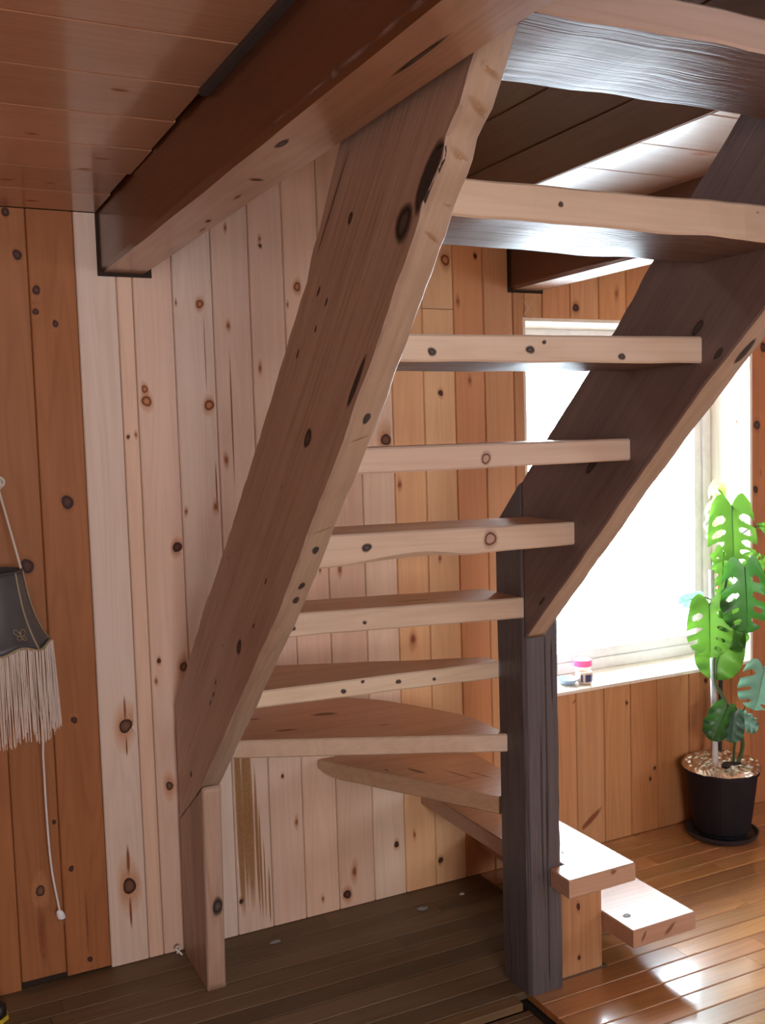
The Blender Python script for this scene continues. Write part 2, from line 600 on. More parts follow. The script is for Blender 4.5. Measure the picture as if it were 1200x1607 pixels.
# ------------------------------------------------------------------ room shell
YW = 3.146          # face of the panelled wall
ZC = 2.34           # ceiling
XL, XR, YB = -2.2, 5.0, -2.8
WX0, WX1, WZ0, WZ1 = 2.156, 3.282, 0.638, 2.052   # window opening

wall = bpy.data.objects.new('wall_back', None)
C.objects.link(wall)
tag(wall, 'knotty pine tongue-and-groove wall behind the open timber stairs', 'wall', kind='structure')
bm = bmesh.new()
YK = YW + 0.018
add_box(bm, XL, WX0 - 0.02, YK, YW + 0.30, -0.05, 3.4)
add_box(bm, WX1 + 0.02, XR, YK, YW + 0.30, -0.05, 3.4)
add_box(bm, WX0 - 0.02, WX1 + 0.02, YK, YW + 0.30, -0.05, WZ0 - 0.02)
add_box(bm, WX0 - 0.02, WX1 + 0.02, YK, YW + 0.30, WZ1 + 0.02, 3.4)
obj('backing', bm, 'gap_dark', wall)

OR = (0.37, 0.150, 0.056)
ORL = (0.50, 0.225, 0.085)
P0 = (0.80, 0.67, 0.575)
OR2 = (0.44, 0.19, 0.075)
P1 = (0.76, 0.565, 0.46)
P2 = (0.74, 0.53, 0.41)
joints = []
x = 0.28
while x > XL + 0.1:
    joints.append(x)
    x -= 0.129
joints.append(XL)
joints = joints[::-1]
cols = [OR] * (len(joints) - 1)
seq = [(0.413, (0.38, 0.160, 0.062)), (0.548, (0.365, 0.148, 0.056)), (0.667, P0), (0.715, (0.72, 0.52, 0.40)), (0.838, P1), (0.966, P0),
       (1.091, (0.78, 0.60, 0.49)), (1.210, (0.77, 0.575, 0.46)), (1.335, P2), (1.472, (0.76, 0.54, 0.41)), (1.597, (0.79, 0.61, 0.47)),
       (1.722, (0.78, 0.48, 0.26)), (1.850, (0.80, 0.52, 0.29)), (1.975, (0.66, 0.32, 0.145)), (2.101, (0.72, 0.40, 0.20)), (2.152, (0.62, 0.34, 0.17)),
       (2.232, (0.62, 0.36, 0.18)), (2.360, (0.58, 0.30, 0.14)), (2.495, (0.60, 0.33, 0.16)), (2.628, (0.58, 0.30, 0.13)), (2.765, (0.50, 0.235, 0.095)),  # window-side boards: deeper orange that includes the shade below the window
       (2.935, (0.50, 0.235, 0.095)), (3.060, (0.48, 0.20, 0.08)), (3.170, (0.48, 0.20, 0.08)), (3.286, (0.50, 0.21, 0.08)), (3.420, (0.50, 0.20, 0.085))]
for xx, cc in seq:
    joints.append(xx)
    cols.append(cc)
x = 3.42
while x < XR - 0.14:
    x += 0.129
    joints.append(x)
    cols.append(OR)
joints.append(XR)
cols.append(OR)
BOARDS = []      # (x0, x1, z0, z1, object)


def wall_board(x0, x1, z0, z1, col, mat):
    g = 0.0008
    bm = bmesh.new()
    c = 0.0035
    prof = [(x0 + g, YK), (x1 - g, YK), (x1 - g, YW + c), (x1 - g - c, YW), (x0 + g + c, YW), (x0 + g, YW + c)]
    loft(bm, [[(a, b, z) for a, b in prof] for z in (z0, z1)])
    o = obj('board', bm, mat, wall, col)
    BOARDS.append((x0, x1, z0, z1, o))
    return o


for i, cc in enumerate(cols):
    x0, x1 = joints[i], joints[i + 1]
    s = 1 + random.uniform(-0.10, 0.08)
    cc = tuple(min(0.9, q * s) for q in cc)
    mat = 'old_pine_board' if (x1 < 0.56 or x0 > 2.1) else 'pine_board'
    top = 3.35 if 0.75 < 0.5 * (x0 + x1) < 1.70 else ZC - 0.002
    z0 = 0.002
    if abs(x1 - 0.413) < 1e-6:
        z0 = 0.026
    elif abs(x1 - 0.548) < 1e-6:
        z0 = 0.010
    if x0 >= WX0 - 0.01 and x1 <= WX1 + 0.01:
        wall_board(x0, x1, z0, WZ0 - 0.012, cc, mat)
        wall_board(x0, x1, WZ1 + 0.012, top, tuple(min(0.9, q * 1.1) for q in cc), mat)
    elif abs(x1 - 1.850) < 1e-6:
        wall_board(x0, x1, z0, 2.085, cc, mat)
        wall_board(x0, x1, 2.087, top, tuple(q * 0.94 for q in cc), mat)
    else:
        wall_board(x0, x1, z0, top, cc, mat)


def board_at(x, z):
    for b in BOARDS:
        if b[0] <= x <= b[1] and b[2] - 0.05 <= z <= b[3] + 0.05:
            return b
    return BOARDS[0]


WALL_KNOTS = [(0.359, 2.325, 0.0162, 'd'), (0.385, 2.204, 0.0184, 'd'), (0.433, 2.104, 0.0165, 'd'), (0.428, 2.041, 0.0124, 'd'), (0.482, 2.007, 0.0125, 'd'), (0.489, 1.475, 0.0254, 'd'), (0.364, 1.292, 0.0271, 'd'), (0.474, 0.808, 0.0129, 'd'), (0.348, 0.298, 0.0192, 'b'), (0.442, 0.347, 0.0108, 'd'), (0.483, 0.047, 0.0109, 'd'), (0.399, 0.503, 0.0085, 'd'), (0.628, 0.766, 0.0263, 'r'), (0.615, 0.252, 0.0288, 'b'), (0.757, 0.55, 0.0157, 'r'), (0.820, 0.929, 0.0160, 'r'), (0.742, 0.958, 0.0089, 'd'), (0.730, 0.894, 0.0088, 's'), (0.742, 1.775, 0.0196, 'o'), (0.738, 1.812, 0.013, 'o'), (0.680, 1.666, 0.0065, 'd'), (0.708, 1.672, 0.0077, 's'), (0.818, 1.314, 0.0202, 'd'), (0.851, 1.425, 0.0089, 's'), (0.924, 2.078, 0.0155, 'o'), (0.846, 2.08, 0.0066, 's'), (0.941, 1.76, 0.0201, 'o'), (0.950, 1.435, 0.0148, 's'), (1.015, 2.012, 0.0115, 's'), (1.117, 1.877, 0.0117, 's'), (1.132, 2.292, 0.0081, 's'), (1.133, 2.270, 0.0068, 'd'), (0.99, 1.583, 0.0138, 's'), (1.256, 2.144, 0.0162, 'o'), (1.218, 2.085, 0.0069, 's'), (1.018, 2.320, 0.0089, 's'), (1.566, 1.632, 0.0243, 'r'), (1.789, 1.791, 0.0125, 'd'), (1.911, 1.835, 0.0126, 's'), (1.24, 1.203, 0.0094, 's'), (1.376, 1.194, 0.0144, 's'), (1.303, 1.198, 0.0071, 's'), (1.769, 1.201, 0.0101, 's'), (1.615, 1.473, 0.0137, 's'), (1.651, 0.921, 0.0225, 's'), (1.821, 2.258, 0.0223, 'o'), (1.945, 2.278, 0.0101, 'd'), (2.386, 2.107, 0.0186, 'd'), (2.582, 2.166, 0.0163, 's'), (1.869, 2.115, 0.0125, 's'), (3.321, 1.643, 0.0237, 'd'), (3.313, 1.37, 0.0179, 'd'), (3.342, 1.44, 0.009, 's'), (3.358, 1.969, 0.0237, 'd'), (3.027, 0.583, 0.0117, 'd'), (2.608, 0.55, 0.0084, 'd'), (2.725, 0.217, 0.0086, 'd'), (2.749, 0.258, 0.0086, 'd'), (1.184, 0.345, 0.0119, 's'), (1.14, 0.513, 0.0071, 'd'), (1.393, 0.124, 0.0197, 's'), (1.561, 0.187, 0.0125, 'd'), (1.271, 0.055, 0.0097, 's'), (1.363, 0.049, 0.0196, 'd'), (1.739, 0.09, 0.0128, 'd'), (1.634, 0.208, 0.0101, 's'), (0.975, 0.115, 0.0097, 'd')]
STY = {'d': 'd', 'o': 'o', 'r': 'r', 'b': 'r', 's': 's'}
for kx, kz, kr, kt in WALL_KNOTS:
    b = board_at(kx, kz)
    kr *= 0.86
    kx = min(max(kx, b[0] + kr * 0.9 + 0.005), b[1] - kr * 0.9 - 0.005)
    rx, rz = kr * 0.88, kr
    if kt == 's':
        rx, rz = kr * 0.6, kr * 1.15
    knot(b[4], (kx, YW, kz), (0, -1, 0), (1, 0, 0), rx, rz, STY[kt])
# pointed resin tails above and below the big knots of the new pale board, and the slanted knot under the window
for kx, kz, w, h, an in ((0.628, 0.815, 0.004, 0.055, 0), (0.628, 0.70, 0.003, 0.04, 0), (0.615, 0.335, 0.006, 0.06, 0), (0.615, 0.165, 0.0045, 0.065, 0),
                         (0.480, 0.17, 0.004, 0.12, 0), (0.345, 0.16, 0.014, 0.11, 0.05), (2.42, 0.105, 0.014, 0.085, -0.95), (2.36, 0.60, 0.005, 0.03, -0.8),
                         (0.954, 1.50, 0.003, 0.10, 0.0), (1.015, 1.72, 0.003, 0.26, 0.0), (0.935, 1.92, 0.0018, 0.14, 0.0)):
    b = board_at(kx, kz)
    ux, uz = math.cos(an), math.sin(an)
    knot(b[4], (kx, YW, kz), (0, -1, 0), (ux, 0, uz), w, h, 'tail', None, name='resin_streak')
# broad brown heartwood stripes low on the board beside the leg
b = board_at(1.02, 0.4)
for sx, w, za, zb in ((0.985, 0.015, 0.0, 0.78), (1.004, 0.009, 0.05, 0.80), (1.020, 0.014, 0.0, 0.79), (1.042, 0.006, 0.0, 0.60), (1.052, 0.004, 0.0, 0.45), (1.064, 0.0025, 0.0, 0.33), (1.078, 0.004, 0.0, 0.2)):
    knot(b[4], (sx, YW, 0.5 * (za + zb) + 0.01), (0, -1, 0), (1, 0, 0), w, 0.5 * (zb - za), 'stripe', None, name='heartwood_stripe', k=18)
# pencilled cross on the short board under the far beam
b = board_at(2.17, 2.10)
bm = bmesh.new()
for s in (-1, 1):
    a = Vector((2.172 - 0.026, YW - 0.0006, 2.10 - s * 0.030))
    e = Vector((2.172 + 0.026, YW - 0.0006, 2.10 + s * 0.034))
    tube(bm, [a, e], 0.0012, 4)
obj('chalk_cross', bm, 'chalk', b[4])
# thin dark plates on the wall, painting the shade in the gaps round the beam ends
box('beam_gap_shade', 0.612, 0.776, YW - 0.0015, YW + 0.003, 2.152, ZC, 'gap_dark', wall)
box('beam_gap_shade', 2.080, 2.236, YW - 0.0015, YW + 0.003, 2.154, ZC, 'gap_dark', wall)

# other walls of the room, behind the camera
def plain_wall(name, boxes, lab):
    bm = bmesh.new()
    for q in boxes:
        add_box(bm, *q)
    return tag(obj(name, bm, 'plain_panel'), lab, 'wall', kind='structure')


plain_wall('wall_left', [(XL - 0.1, XL, YB, YW, -0.05, 2.6)], 'plain pine side wall left of the camera')
plain_wall('wall_right', [(XR, XR + 0.1, YB, YW + 0.3, -0.05, 2.6)], 'plain pine side wall at the window end')
plain_wall('wall_front', [(XL, XR, YB - 0.1, YB, -0.05, 2.6)], 'plain pine wall behind the camera')

# ------------------------------------------------------------------ ceiling
ceil = bpy.data.objects.new('ceiling', None)
C.objects.link(ceil)
tag(ceil, 'varnished pine plank ceiling with an open stairwell between two dark beams', 'ceiling', kind='structure')
OX0, OX1, OY0 = 0.761, 1.700, 1.02      # stairwell opening
bm = bmesh.new()
add_box(bm, XL, OX0 - 0.05, YB, YW, ZC + 0.016, ZC + 0.26)
add_box(bm, OX1 + 0.018, XR, YB, YW, ZC + 0.016, ZC + 0.26)
add_box(bm, OX0 - 0.05, OX1 + 0.018, YB, OY0, ZC + 0.016, ZC + 0.26)
obj('backing', bm, 'gap_dark', ceil)
CP = (0.56, 0.345, 0.235)


def ceiling_plank(x0, x1, y0, y1, col):
    bm = bmesh.new()
    g, c = 0.0007, 0.003
    prof = [(y0 + g, ZC + 0.016), (y1 - g, ZC + 0.016), (y1 - g, ZC + c), (y1 - g - c, ZC), (y0 + g + c, ZC), (y0 + g, ZC + c)]
    loft(bm, [[(xx, a, z) for a, z in prof] for xx in (x0, x1)])
    return obj('plank', bm, 'ceiling_varnished' if OX1 - 0.01 < x0 < 2.0 else 'ceiling_pine', ceil, col)


y = YW
CPL = []
while y > YB + 0.02:
    y0 = max(YB, y - 0.234)
    for (a, e) in ((XL, 0.617), (OX1, 2.092), (2.227, XR)):
        s = 1 + random.uniform(-0.10, 0.10)
        gap = random.choice((0.0, 0.004, 0.009)) if a == XL else 0.0
        CPL.append((a, e, y0, y, ceiling_plank(a, e - gap, y0, y, tuple(q * s for q in CP))))
    if y0 < OY0 - 0.01:
        s = 1 + random.uniform(-0.10, 0.10)
        ceiling_plank(OX0, OX1, y0, min(y, OY0), tuple(q * s for q in CP))
    y = y0
for kx, ky, kr in ((0.46, 2.05, 0.007), (0.34, 2.40, 0.006), (0.50, 2.66, 0.007), (0.33, 2.83, 0.007), (0.44, 2.83, 0.006), (0.52, 2.55, 0.007), (1.92, 2.0, 0.012), (0.42, 3.05, 0.008), (0.30, 3.07, 0.006)):
    for (a, e, y0, y1, o) in CPL:
        if a <= kx <= e and y0 <= ky <= y1:
            knot(o, (kx, ky, ZC), (0, 0, -1), (1, 0, 0), kr * 2.0, kr * 0.6, 's')
# boarded sides of the stairwell above the ceiling
well = bpy.data.objects.new('trim_1', None)
C.objects.link(well)
tag(well, 'dark boarded side of the stairwell opening above the ceiling', 'stairwell lining', kind='structure')
z = ZC + 0.0
for h in (0.105, 0.135, 0.13, 0.13, 0.13, 0.13, 0.13, 0.13, 0.13, 0.13):
    for (a, e, yy0, yy1) in ((OX1 - 0.012, OX1 + 0.006, OY0, YW),):
        bm = bmesh.new()
        add_box(bm, a, e, yy0, yy1, z + 0.001, z + h - 0.001, 0.003)
        obj('board', bm, 'well_pine', well, tuple(q * random.uniform(0.9, 1.1) for q in (0.19, 0.082, 0.036)))
    bm = bmesh.new()
    add_box(bm, OX0 - 0.03, OX0 - 0.012, OY0, YW, max(z + 0.001, ZC + 0.26), max(z + h - 0.001, ZC + 0.262 + h), 0.003)
    obj('board', bm, 'well_pine', well, (0.19, 0.082, 0.036))
    z += h
box('board', OX0, OX1, OY0 - 0.02, OY0, ZC, 3.62, 'well_pine', well, (0.19, 0.082, 0.036))
box('board', OX0 - 0.1, OX1 + 0.1, OY0 - 0.1, YW + 0.1, 3.66, 3.72, 'well_pine', well, (0.19, 0.082, 0.036))  # unseen lid and outer sheets added to keep sky light out of the shaft
box('board', OX1 + 0.006, OX1 + 0.03, OY0 - 0.1, YW + 0.1, ZC + 0.25, 3.66, 'gap_dark', well)
box('board', OX0 - 0.06, OX0 - 0.03, OY0 - 0.1, YW + 0.1, ZC + 0.25, 3.66, 'gap_dark', well)


def beam(name, x0, x1, z0, z1, lab):
    """old beam along y with worn, uneven arrises"""
    bm = bmesh.new()
    secs = []
    n = 70
    for i in range(n + 1):
        yy = YB + (YW - YB) * i / n
        c = 0.009
        w = [0.004 * noise.noise(Vector((yy * 3.1, k * 7.7, x0))) for k in range(8)]
        secs.append([(x0 + c + abs(w[0]), yy, z0), (x1 - c + w[1], yy, z0), (x1, yy, z0 + c + w[2]), (x1, yy, z1), (x0, yy, z1), (x0, yy, z0 + c + 1.6 * abs(w[0]))])
    loft(bm, secs)
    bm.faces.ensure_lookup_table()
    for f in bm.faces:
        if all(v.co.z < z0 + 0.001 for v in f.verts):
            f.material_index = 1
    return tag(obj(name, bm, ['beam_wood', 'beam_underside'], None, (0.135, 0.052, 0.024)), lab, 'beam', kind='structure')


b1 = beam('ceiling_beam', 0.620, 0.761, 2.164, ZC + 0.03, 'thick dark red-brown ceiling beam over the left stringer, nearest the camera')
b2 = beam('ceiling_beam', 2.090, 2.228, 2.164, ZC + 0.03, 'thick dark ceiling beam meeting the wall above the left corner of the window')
for kx, ky, r1, r2, st in ((0.70, 1.95, 0.012, 0.006, 'd'), (0.72, 2.35, 0.005, 0.012, 'd'), (0.66, 1.70, 0.006, 0.02, 'g'), (0.71, 2.10, 0.003, 0.016, 'd'), (0.735, 2.45, 0.002, 0.02, 'd'), (0.69, 1.25, 0.004, 0.05, 'g')):
    knot(b1, (kx, ky, 2.164), (0, 0, -1), (1, 0, 0), r1, r2, st, name='knot')

for wy, wl, ww in ((1.20, 0.05, 0.004), (1.31, 0.075, 0.0045), (1.45, 0.07, 0.0035), (1.60, 0.06, 0.003), (1.12, 0.03, 0.006), (1.38, 0.015, 0.008)):
    knot(b1, (0.6205, wy, 2.175), (-1, 0, 0), (0, 1, 0), wl, ww, 'worn', name='worn_arris')
box('flashing', 0.602, 0.6195, 1.35, 1.99, ZC - 0.012, ZC + 0.01, 'gap_grey', ceil)

# ------------------------------------------------------------------ floor
floor = bpy.data.objects.new('floor', None)
C.objects.link(floor)
tag(floor, 'old strip wood floor, dull under the stairs and varnished by the window', 'floor', kind='structure')
bm = bmesh.new()
add_box(bm, XL, XR, YB, YW + 0.02, -0.12, -0.045)
obj('backing', bm, 'gap_dark', floor)
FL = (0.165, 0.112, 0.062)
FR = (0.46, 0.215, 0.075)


def floorboard(x0, x1, y0, y1, top, col, mat):
    bm = bmesh.new()
    g, c = 0.0014, 0.0026
    prof = [(y0 + g, top - 0.022), (y1 - g, top - 0.022), (y1 - g, top - c), (y1 - g - c, top), (y0 + g + c, top), (y0 + g, top - c)]
    loft(bm, [[(xx, a, zz) for a, zz in prof] for xx in (x0 + 0.0005, x1 - 0.0005)])
    return obj('floorboard', bm, mat, floor, col)


rows = []
k = 0
yy = YW + 0.0
edges = [YW + 0.018, 3.04, 2.96, 2.88, 2.80, 2.72, 2.64, 2.56, 2.48, 2.40, 2.32, 2.24, 2.16]
while edges[-1] > YB + 0.09:
    edges.append(edges[-1] - 0.08)
edges.append(YB)
rest = bmesh.new()
for i in range(len(edges) - 1):
    y1, y0 = edges[i], edges[i + 1]
    # varnished side
    if y1 > 0.7:
        x = 1.905 if y0 >= 2.399 else 1.605
        first = True
        while x < XR - 0.01:
            ln = random.uniform(0.55, 1.7)
            if first:
                ln *= random.uniform(0.3, 1.0)
                first = False
            x2 = min(XR, x + ln)
            if XR - x2 < 0.3:
                x2 = XR
            s = random.uniform(0.78, 1.18)
            floorboard(x, x2, y0, y1, 0.0, (FR[0] * s, FR[1] * s * random.uniform(0.94, 1.06), FR[2] * s), 'varnished_floor')
            x = x2
    else:
        add_box(rest, 1.605, XR, y0 + 0.001, y1 - 0.001, -0.022, 0.0)
    # dull side
    if y0 >= 2.399:
        x = XL
        while x < 1.904:
            x2 = min(1.904, x + random.uniform(0.8, 1.7))
            if 1.904 - x2 < 0.25:
                x2 = 1.904
            s = random.uniform(0.8, 1.2)
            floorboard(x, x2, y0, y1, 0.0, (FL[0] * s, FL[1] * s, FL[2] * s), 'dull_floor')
            x = x2
    elif y1 > 1.6:
        if y1 > 2.39:
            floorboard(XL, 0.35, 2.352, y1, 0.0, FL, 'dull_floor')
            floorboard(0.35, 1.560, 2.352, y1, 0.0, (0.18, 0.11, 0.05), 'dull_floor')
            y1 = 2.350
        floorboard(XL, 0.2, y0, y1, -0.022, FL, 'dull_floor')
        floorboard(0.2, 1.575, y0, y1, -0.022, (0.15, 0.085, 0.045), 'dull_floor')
    else:
        add_box(rest, XL, 1.575, y0 + 0.001, y1 - 0.001, -0.044, -0.022)
o = obj('floorboard_field', rest, 'varnished_floor', floor, FR)
o['kind'] = 'stuff'

# ------------------------------------------------------------------ window and outside
win = bpy.data.objects.new('window_1', None)
C.objects.link(win)
tag(win, 'bright deep-set window in the pine wall behind the right stringer', 'window', kind='structure')
YF = 3.37
jt = 0.014
box('jamb', WX1, WX1 + jt, YW - 0.001, YF + 0.07, WZ0 - jt, WZ1 + jt, 'jamb_pine', win, c=0.002)
box('jamb', WX0 - jt, WX0, YW - 0.001, YF + 0.07, WZ0 - jt, WZ1 + jt, 'jamb_pine', win, c=0.002)
box('head', WX0, WX1, YW - 0.001, YF + 0.07, WZ1, WZ1 + jt, 'jamb_pine', win, c=0.002)
box('sill', WX0, WX1, YW - 0.004, YF + 0.07, WZ0 - jt, WZ0, 'jamb_pine', win, c=0.002)
for kx, ky, kz in ((WX1, 3.22, 1.66), (WX1, 3.19, 1.35), (WX1, 3.25, 1.30)):
    knot(win, (kx, ky, kz), (-1, 0, 0), (0, 1, 0), 0.007, 0.009, 's')
fr = bpy.data.objects.new('frame', None)
C.objects.link(fr)
fr.parent = win
for q in ((WX0, WX0 + 0.045, WZ0, WZ1), (WX1 - 0.045, WX1, WZ0, WZ1), (WX0 + 0.045, WX1 - 0.045, WZ0, WZ0 + 0.045), (WX0 + 0.045, WX1 - 0.045, WZ1 - 0.045, WZ1)):
    box('frame_rail', q[0], q[1], YF, YF + 0.06, q[2], q[3], 'window_frame_white', fr, c=0.003)
for q in ((WX0 + 0.045, WX0 + 0.085, WZ0 + 0.045, WZ1 - 0.045), (WX1 - 0.085, WX1 - 0.045, WZ0 + 0.045, WZ1 - 0.045),
          (WX0 + 0.085, WX1 - 0.085, WZ0 + 0.045, WZ0 + 0.085), (WX0 + 0.085, WX1 - 0.085, WZ1 - 0.085, WZ1 - 0.045)):
    box('sash_rail', q[0], q[1], YF + 0.012, YF + 0.05, q[2], q[3], 'window_frame_white', fr, c=0.003)
box('pane', WX0 + 0.08, WX1 - 0.08, YF + 0.028, YF + 0.032, WZ0 + 0.08, WZ1 - 0.08, 'window_glass', win)
tag(box('snowy_ground', -12, 18, YW + 0.45, 30, -0.7, -0.6, 'snow'), 'snow-white ground outside the window', 'ground', kind='structure')

# ------------------------------------------------------------------ staircase
st = thing('staircase', 'open timber staircase with thick pine treads, hewn stringers and dark newel post', 'staircase')
# left stringer: hewn plank against the beam
XS0, XS1 = 0.775, 0.832
polyL = [(2.83, 0.640), (3.108, 0.455), (3.095, 0.825), (2.738, 1.171), (2.461, 1.415), (2.142, 1.717), (1.892, 1.960), (1.716, 2.172), (1.60, 2.29), (1.54, 2.335),
         (1.08, 2.335), (1.20, 2.235), (1.242, 2.175), (1.285, 2.12), (1.327, 2.088), (1.340, 2.060), (1.40, 2.005), (1.43, 1.962), (1.58, 1.803), (1.733, 1.641), (2.11, 1.268), (2.465, 0.955)]
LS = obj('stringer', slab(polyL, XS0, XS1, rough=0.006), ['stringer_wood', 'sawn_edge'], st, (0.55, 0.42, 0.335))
polyLeg = [(2.862, 0.001), (2.826, 0.639), (3.104, 0.454), (3.122, 0.001)]
LEG = obj('support_leg', slab(polyLeg, XS0 - 0.0005, XS1, rough=0.0012), ['leg_wood', 'leg_edge'], st, (0.47, 0.345, 0.265))
LEG['label'] = 'short plank leg carrying the foot of the left stringer'
knot(LEG, (0.812, 2.8475, 0.263), (0, -1, 0), (1, 0, 0), 0.013, 0.021, 'g')
D1 = Vector((0, -0.72, 0.69))
for ky, kz, kr in ((1.911, 1.647, 0.0100), (1.469, 1.989, 0.0150), (1.672, 2.038, 0.005), (2.421, 1.127, 0.0100)):
    knot(LS, (XS0, ky, kz), (-1, 0, 0), D1, kr * 2.1, kr, 'g')
for ky, kz, a, b_ in ((1.670, 1.745, 0.055, 0.007), (1.385, 2.040, 0.055, 0.017), (1.345, 2.060, 0.022, 0.014), (1.752, 2.075, 0.11, 0.0016), (1.829, 1.93, 0.012, 0.003), (1.793, 1.905, 0.010, 0.003),
                      (2.666, 0.951, 0.010, 0.004), (2.64, 0.99, 0.009, 0.003), (2.70, 0.92, 0.012, 0.003), (2.941, 0.645, 0.012, 0.006), (2.30, 1.20, 0.010, 0.003), (2.20, 1.32, 0.010, 0.003), (1.85, 1.86, 0.008, 0.003), (1.95, 1.82, 0.012, 0.003)):
    knot(LS, (XS0, ky, kz), (-1, 0, 0), D1, a, b_, 'scar', name='bark_scar')
NE = Vector((0, -0.69, -0.72))
for t_y, t_z in ((1.695, 1.682), (1.965, 1.412), (2.052, 1.325), (2.09, 1.288)):
    knot(LS, (0.805, t_y, t_z + 0.0), NE, D1, 0.012, 0.006, 'scar', name='nail_hole')
for ky, kz, a, e in ((1.290, 2.125, 0.012, 0.024), (1.345, 2.070, 0.010, 0.026), (1.395, 2.015, 0.009, 0.022), (1.435, 1.965, 0.006, 0.02), (1.255, 2.165, 0.010, 0.02)):
    knot(LS, (0.806, ky, kz), NE, Vector((1, 0.45, -0.45)), e, a * 0.55, 'patch', name='resin_patch')
for ky, kz in ((1.73, 1.645), (1.92, 1.455)):
    knot(LS, (0.806, ky, kz), NE, Vector((1, -0.35, 0.35)), 0.024, 0.0016, 'mark', name='saw_mark')
# right stringer
XT0, XT1 = 1.600, 1.668
polyR = [(2.367, 1.060), (2.367, 1.508), (2.252, 1.623), (2.075, 1.782), (1.963, 1.882), (1.819, 2.032), (1.56, 2.276), (1.50, 2.335), (0.99, 2.335), (1.26, 2.09), (1.494, 1.880), (1.615, 1.778), (1.793, 1.615)]
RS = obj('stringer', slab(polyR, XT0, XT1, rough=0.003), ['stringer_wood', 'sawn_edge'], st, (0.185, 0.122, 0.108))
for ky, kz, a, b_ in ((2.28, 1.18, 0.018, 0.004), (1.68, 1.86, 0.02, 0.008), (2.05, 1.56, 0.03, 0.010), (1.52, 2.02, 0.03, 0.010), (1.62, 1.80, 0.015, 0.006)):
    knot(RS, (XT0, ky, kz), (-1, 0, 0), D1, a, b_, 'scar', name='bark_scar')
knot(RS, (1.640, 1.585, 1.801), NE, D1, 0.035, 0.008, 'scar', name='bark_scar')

# newel post: grey weathered square timber, top cut along the stringer
bm = bmesh.new()
secs = []
zs = [0.001 + (1.36) * i / 44 for i in range(45)]
PX0, PX1, PY0, PY1 = 1.596, 1.717, 2.367, 2.512


def post_ring(z, zf=None):
    c = 0.010
    raw = [(PX0 + c, PY0), (PX0, PY0 + c), (PX0, 2.44), (PX0, PY1 - c), (PX0 + c, PY1), (PX1 - c, PY1), (PX1, PY1 - c), (PX1, PY0 + c), (PX1 - c, PY0), (1.66, PY0)]
    out = []
    for i, (a, e) in enumerate(raw):
        w1 = 0.006 * noise.noise(Vector((i * 3.3, z * 3.0, 1.0))) + 0.0025 * noise.noise(Vector((i * 3.3, z * 17.0, 4.0)))
        w2 = 0.006 * noise.noise(Vector((i * 3.3, z * 3.0, 8.0)))
        out.append((a + (w1 if a > 1.65 else 0.25 * w1), e + 0.5 * w2, z if zf is None else zf(e)))
    return out


for z in zs:
    secs.append(post_ring(z))
secs.append(post_ring(1.40, lambda e: 1.508 - (e - 2.367) * 0.965))
loft(bm, secs)
POST = obj('newel_post', bm, 'post_wood', st, (0.105, 0.094, 0.104))
POST['label'] = 'grey weathered square post at the turn of the stairs'
for z0, h, xx in ((0.75, 0.32, 1.668), (0.30, 0.26, 1.664), (0.95, 0.08, 1.69), (0.55, 0.2, 1.648)):
    knot(POST, (xx, PY0 - 0.0005, z0), (0, -1, 0), (1, 0, 0), 0.0030, h, 'scar', name='split')


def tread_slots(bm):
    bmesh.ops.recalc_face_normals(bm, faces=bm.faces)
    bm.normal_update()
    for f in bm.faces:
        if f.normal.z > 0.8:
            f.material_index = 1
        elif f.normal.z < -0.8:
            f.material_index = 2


def tread(fl, fr_, bl, br, ztl, ztr, zbl, zbr, col, n=26, rough=0.0025, under=None, seed=0.0, mid_b=None, lab=None, end_round=0.0):
    """thick plank from left end (fl front, bl back) to right end; top/bottom heights at each end; under(s) lifts the bottom front arris"""
    bm = bmesh.new()
    secs = []
    for i in range(n + 1):
        s = i / n
        F_ = Vector(fl).lerp(Vector(fr_), s)
        if mid_b:
            pts = [bl] + list(mid_b) + [br]
            q = s * (len(pts) - 1)
            k_ = min(int(q), len(pts) - 2)
            B_ = Vector(pts[k_]).lerp(Vector(pts[k_ + 1]), q - k_)
        else:
            B_ = Vector(bl).lerp(Vector(br), s)
        d = (B_ - F_)
        if d.length > 1e-6:
            dn_ = d.normalized()
        wf = rough * (noise.noise(Vector((s * 4, seed, 0.3))) + 0.5 * noise.noise(Vector((s * 17, seed, 0.9))))
        wb = rough * 2.0 * noise.noise(Vector((s * 5, seed, 3.3)))
        F2 = F_ + dn_ * wf
        B2 = B_ + dn_ * wb
        zt = ztl + (ztr - ztl) * s + rough * 0.5 * noise.noise(Vector((s * 6, seed, 6.0)))
        zb = zbl + (zbr - zbl) * s + rough * noise.noise(Vector((s * 6, seed, 8.0)))
        ub = under(s) if under else 0.0
        er = 0.0
        if end_round and s < 0.12:
            er = end_round * (1 - s / 0.12) ** 2
        c = 0.004

        def pt(P, off, z):
            return (P.x + dn_.x * off, P.y + dn_.y * off, z)
        secs.append([pt(F2, c, zt), pt(F2, 0, zt - c), pt(F2, 0, zb + c + ub + er), pt(F2, c + ub * 0.8, zb + ub * 0.35 + er), pt(F_.lerp(B_, 0.5), 0, zb + er * 0.6),
                     pt(B2, -c, zb), pt(B2, 0, zb + c), pt(B2, 0, zt - c), pt(B2, -c, zt)])
    loft(bm, secs)
    tread_slots(bm)
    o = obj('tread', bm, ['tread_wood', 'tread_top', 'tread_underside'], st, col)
    if lab:
        o['label'] = lab
    return o


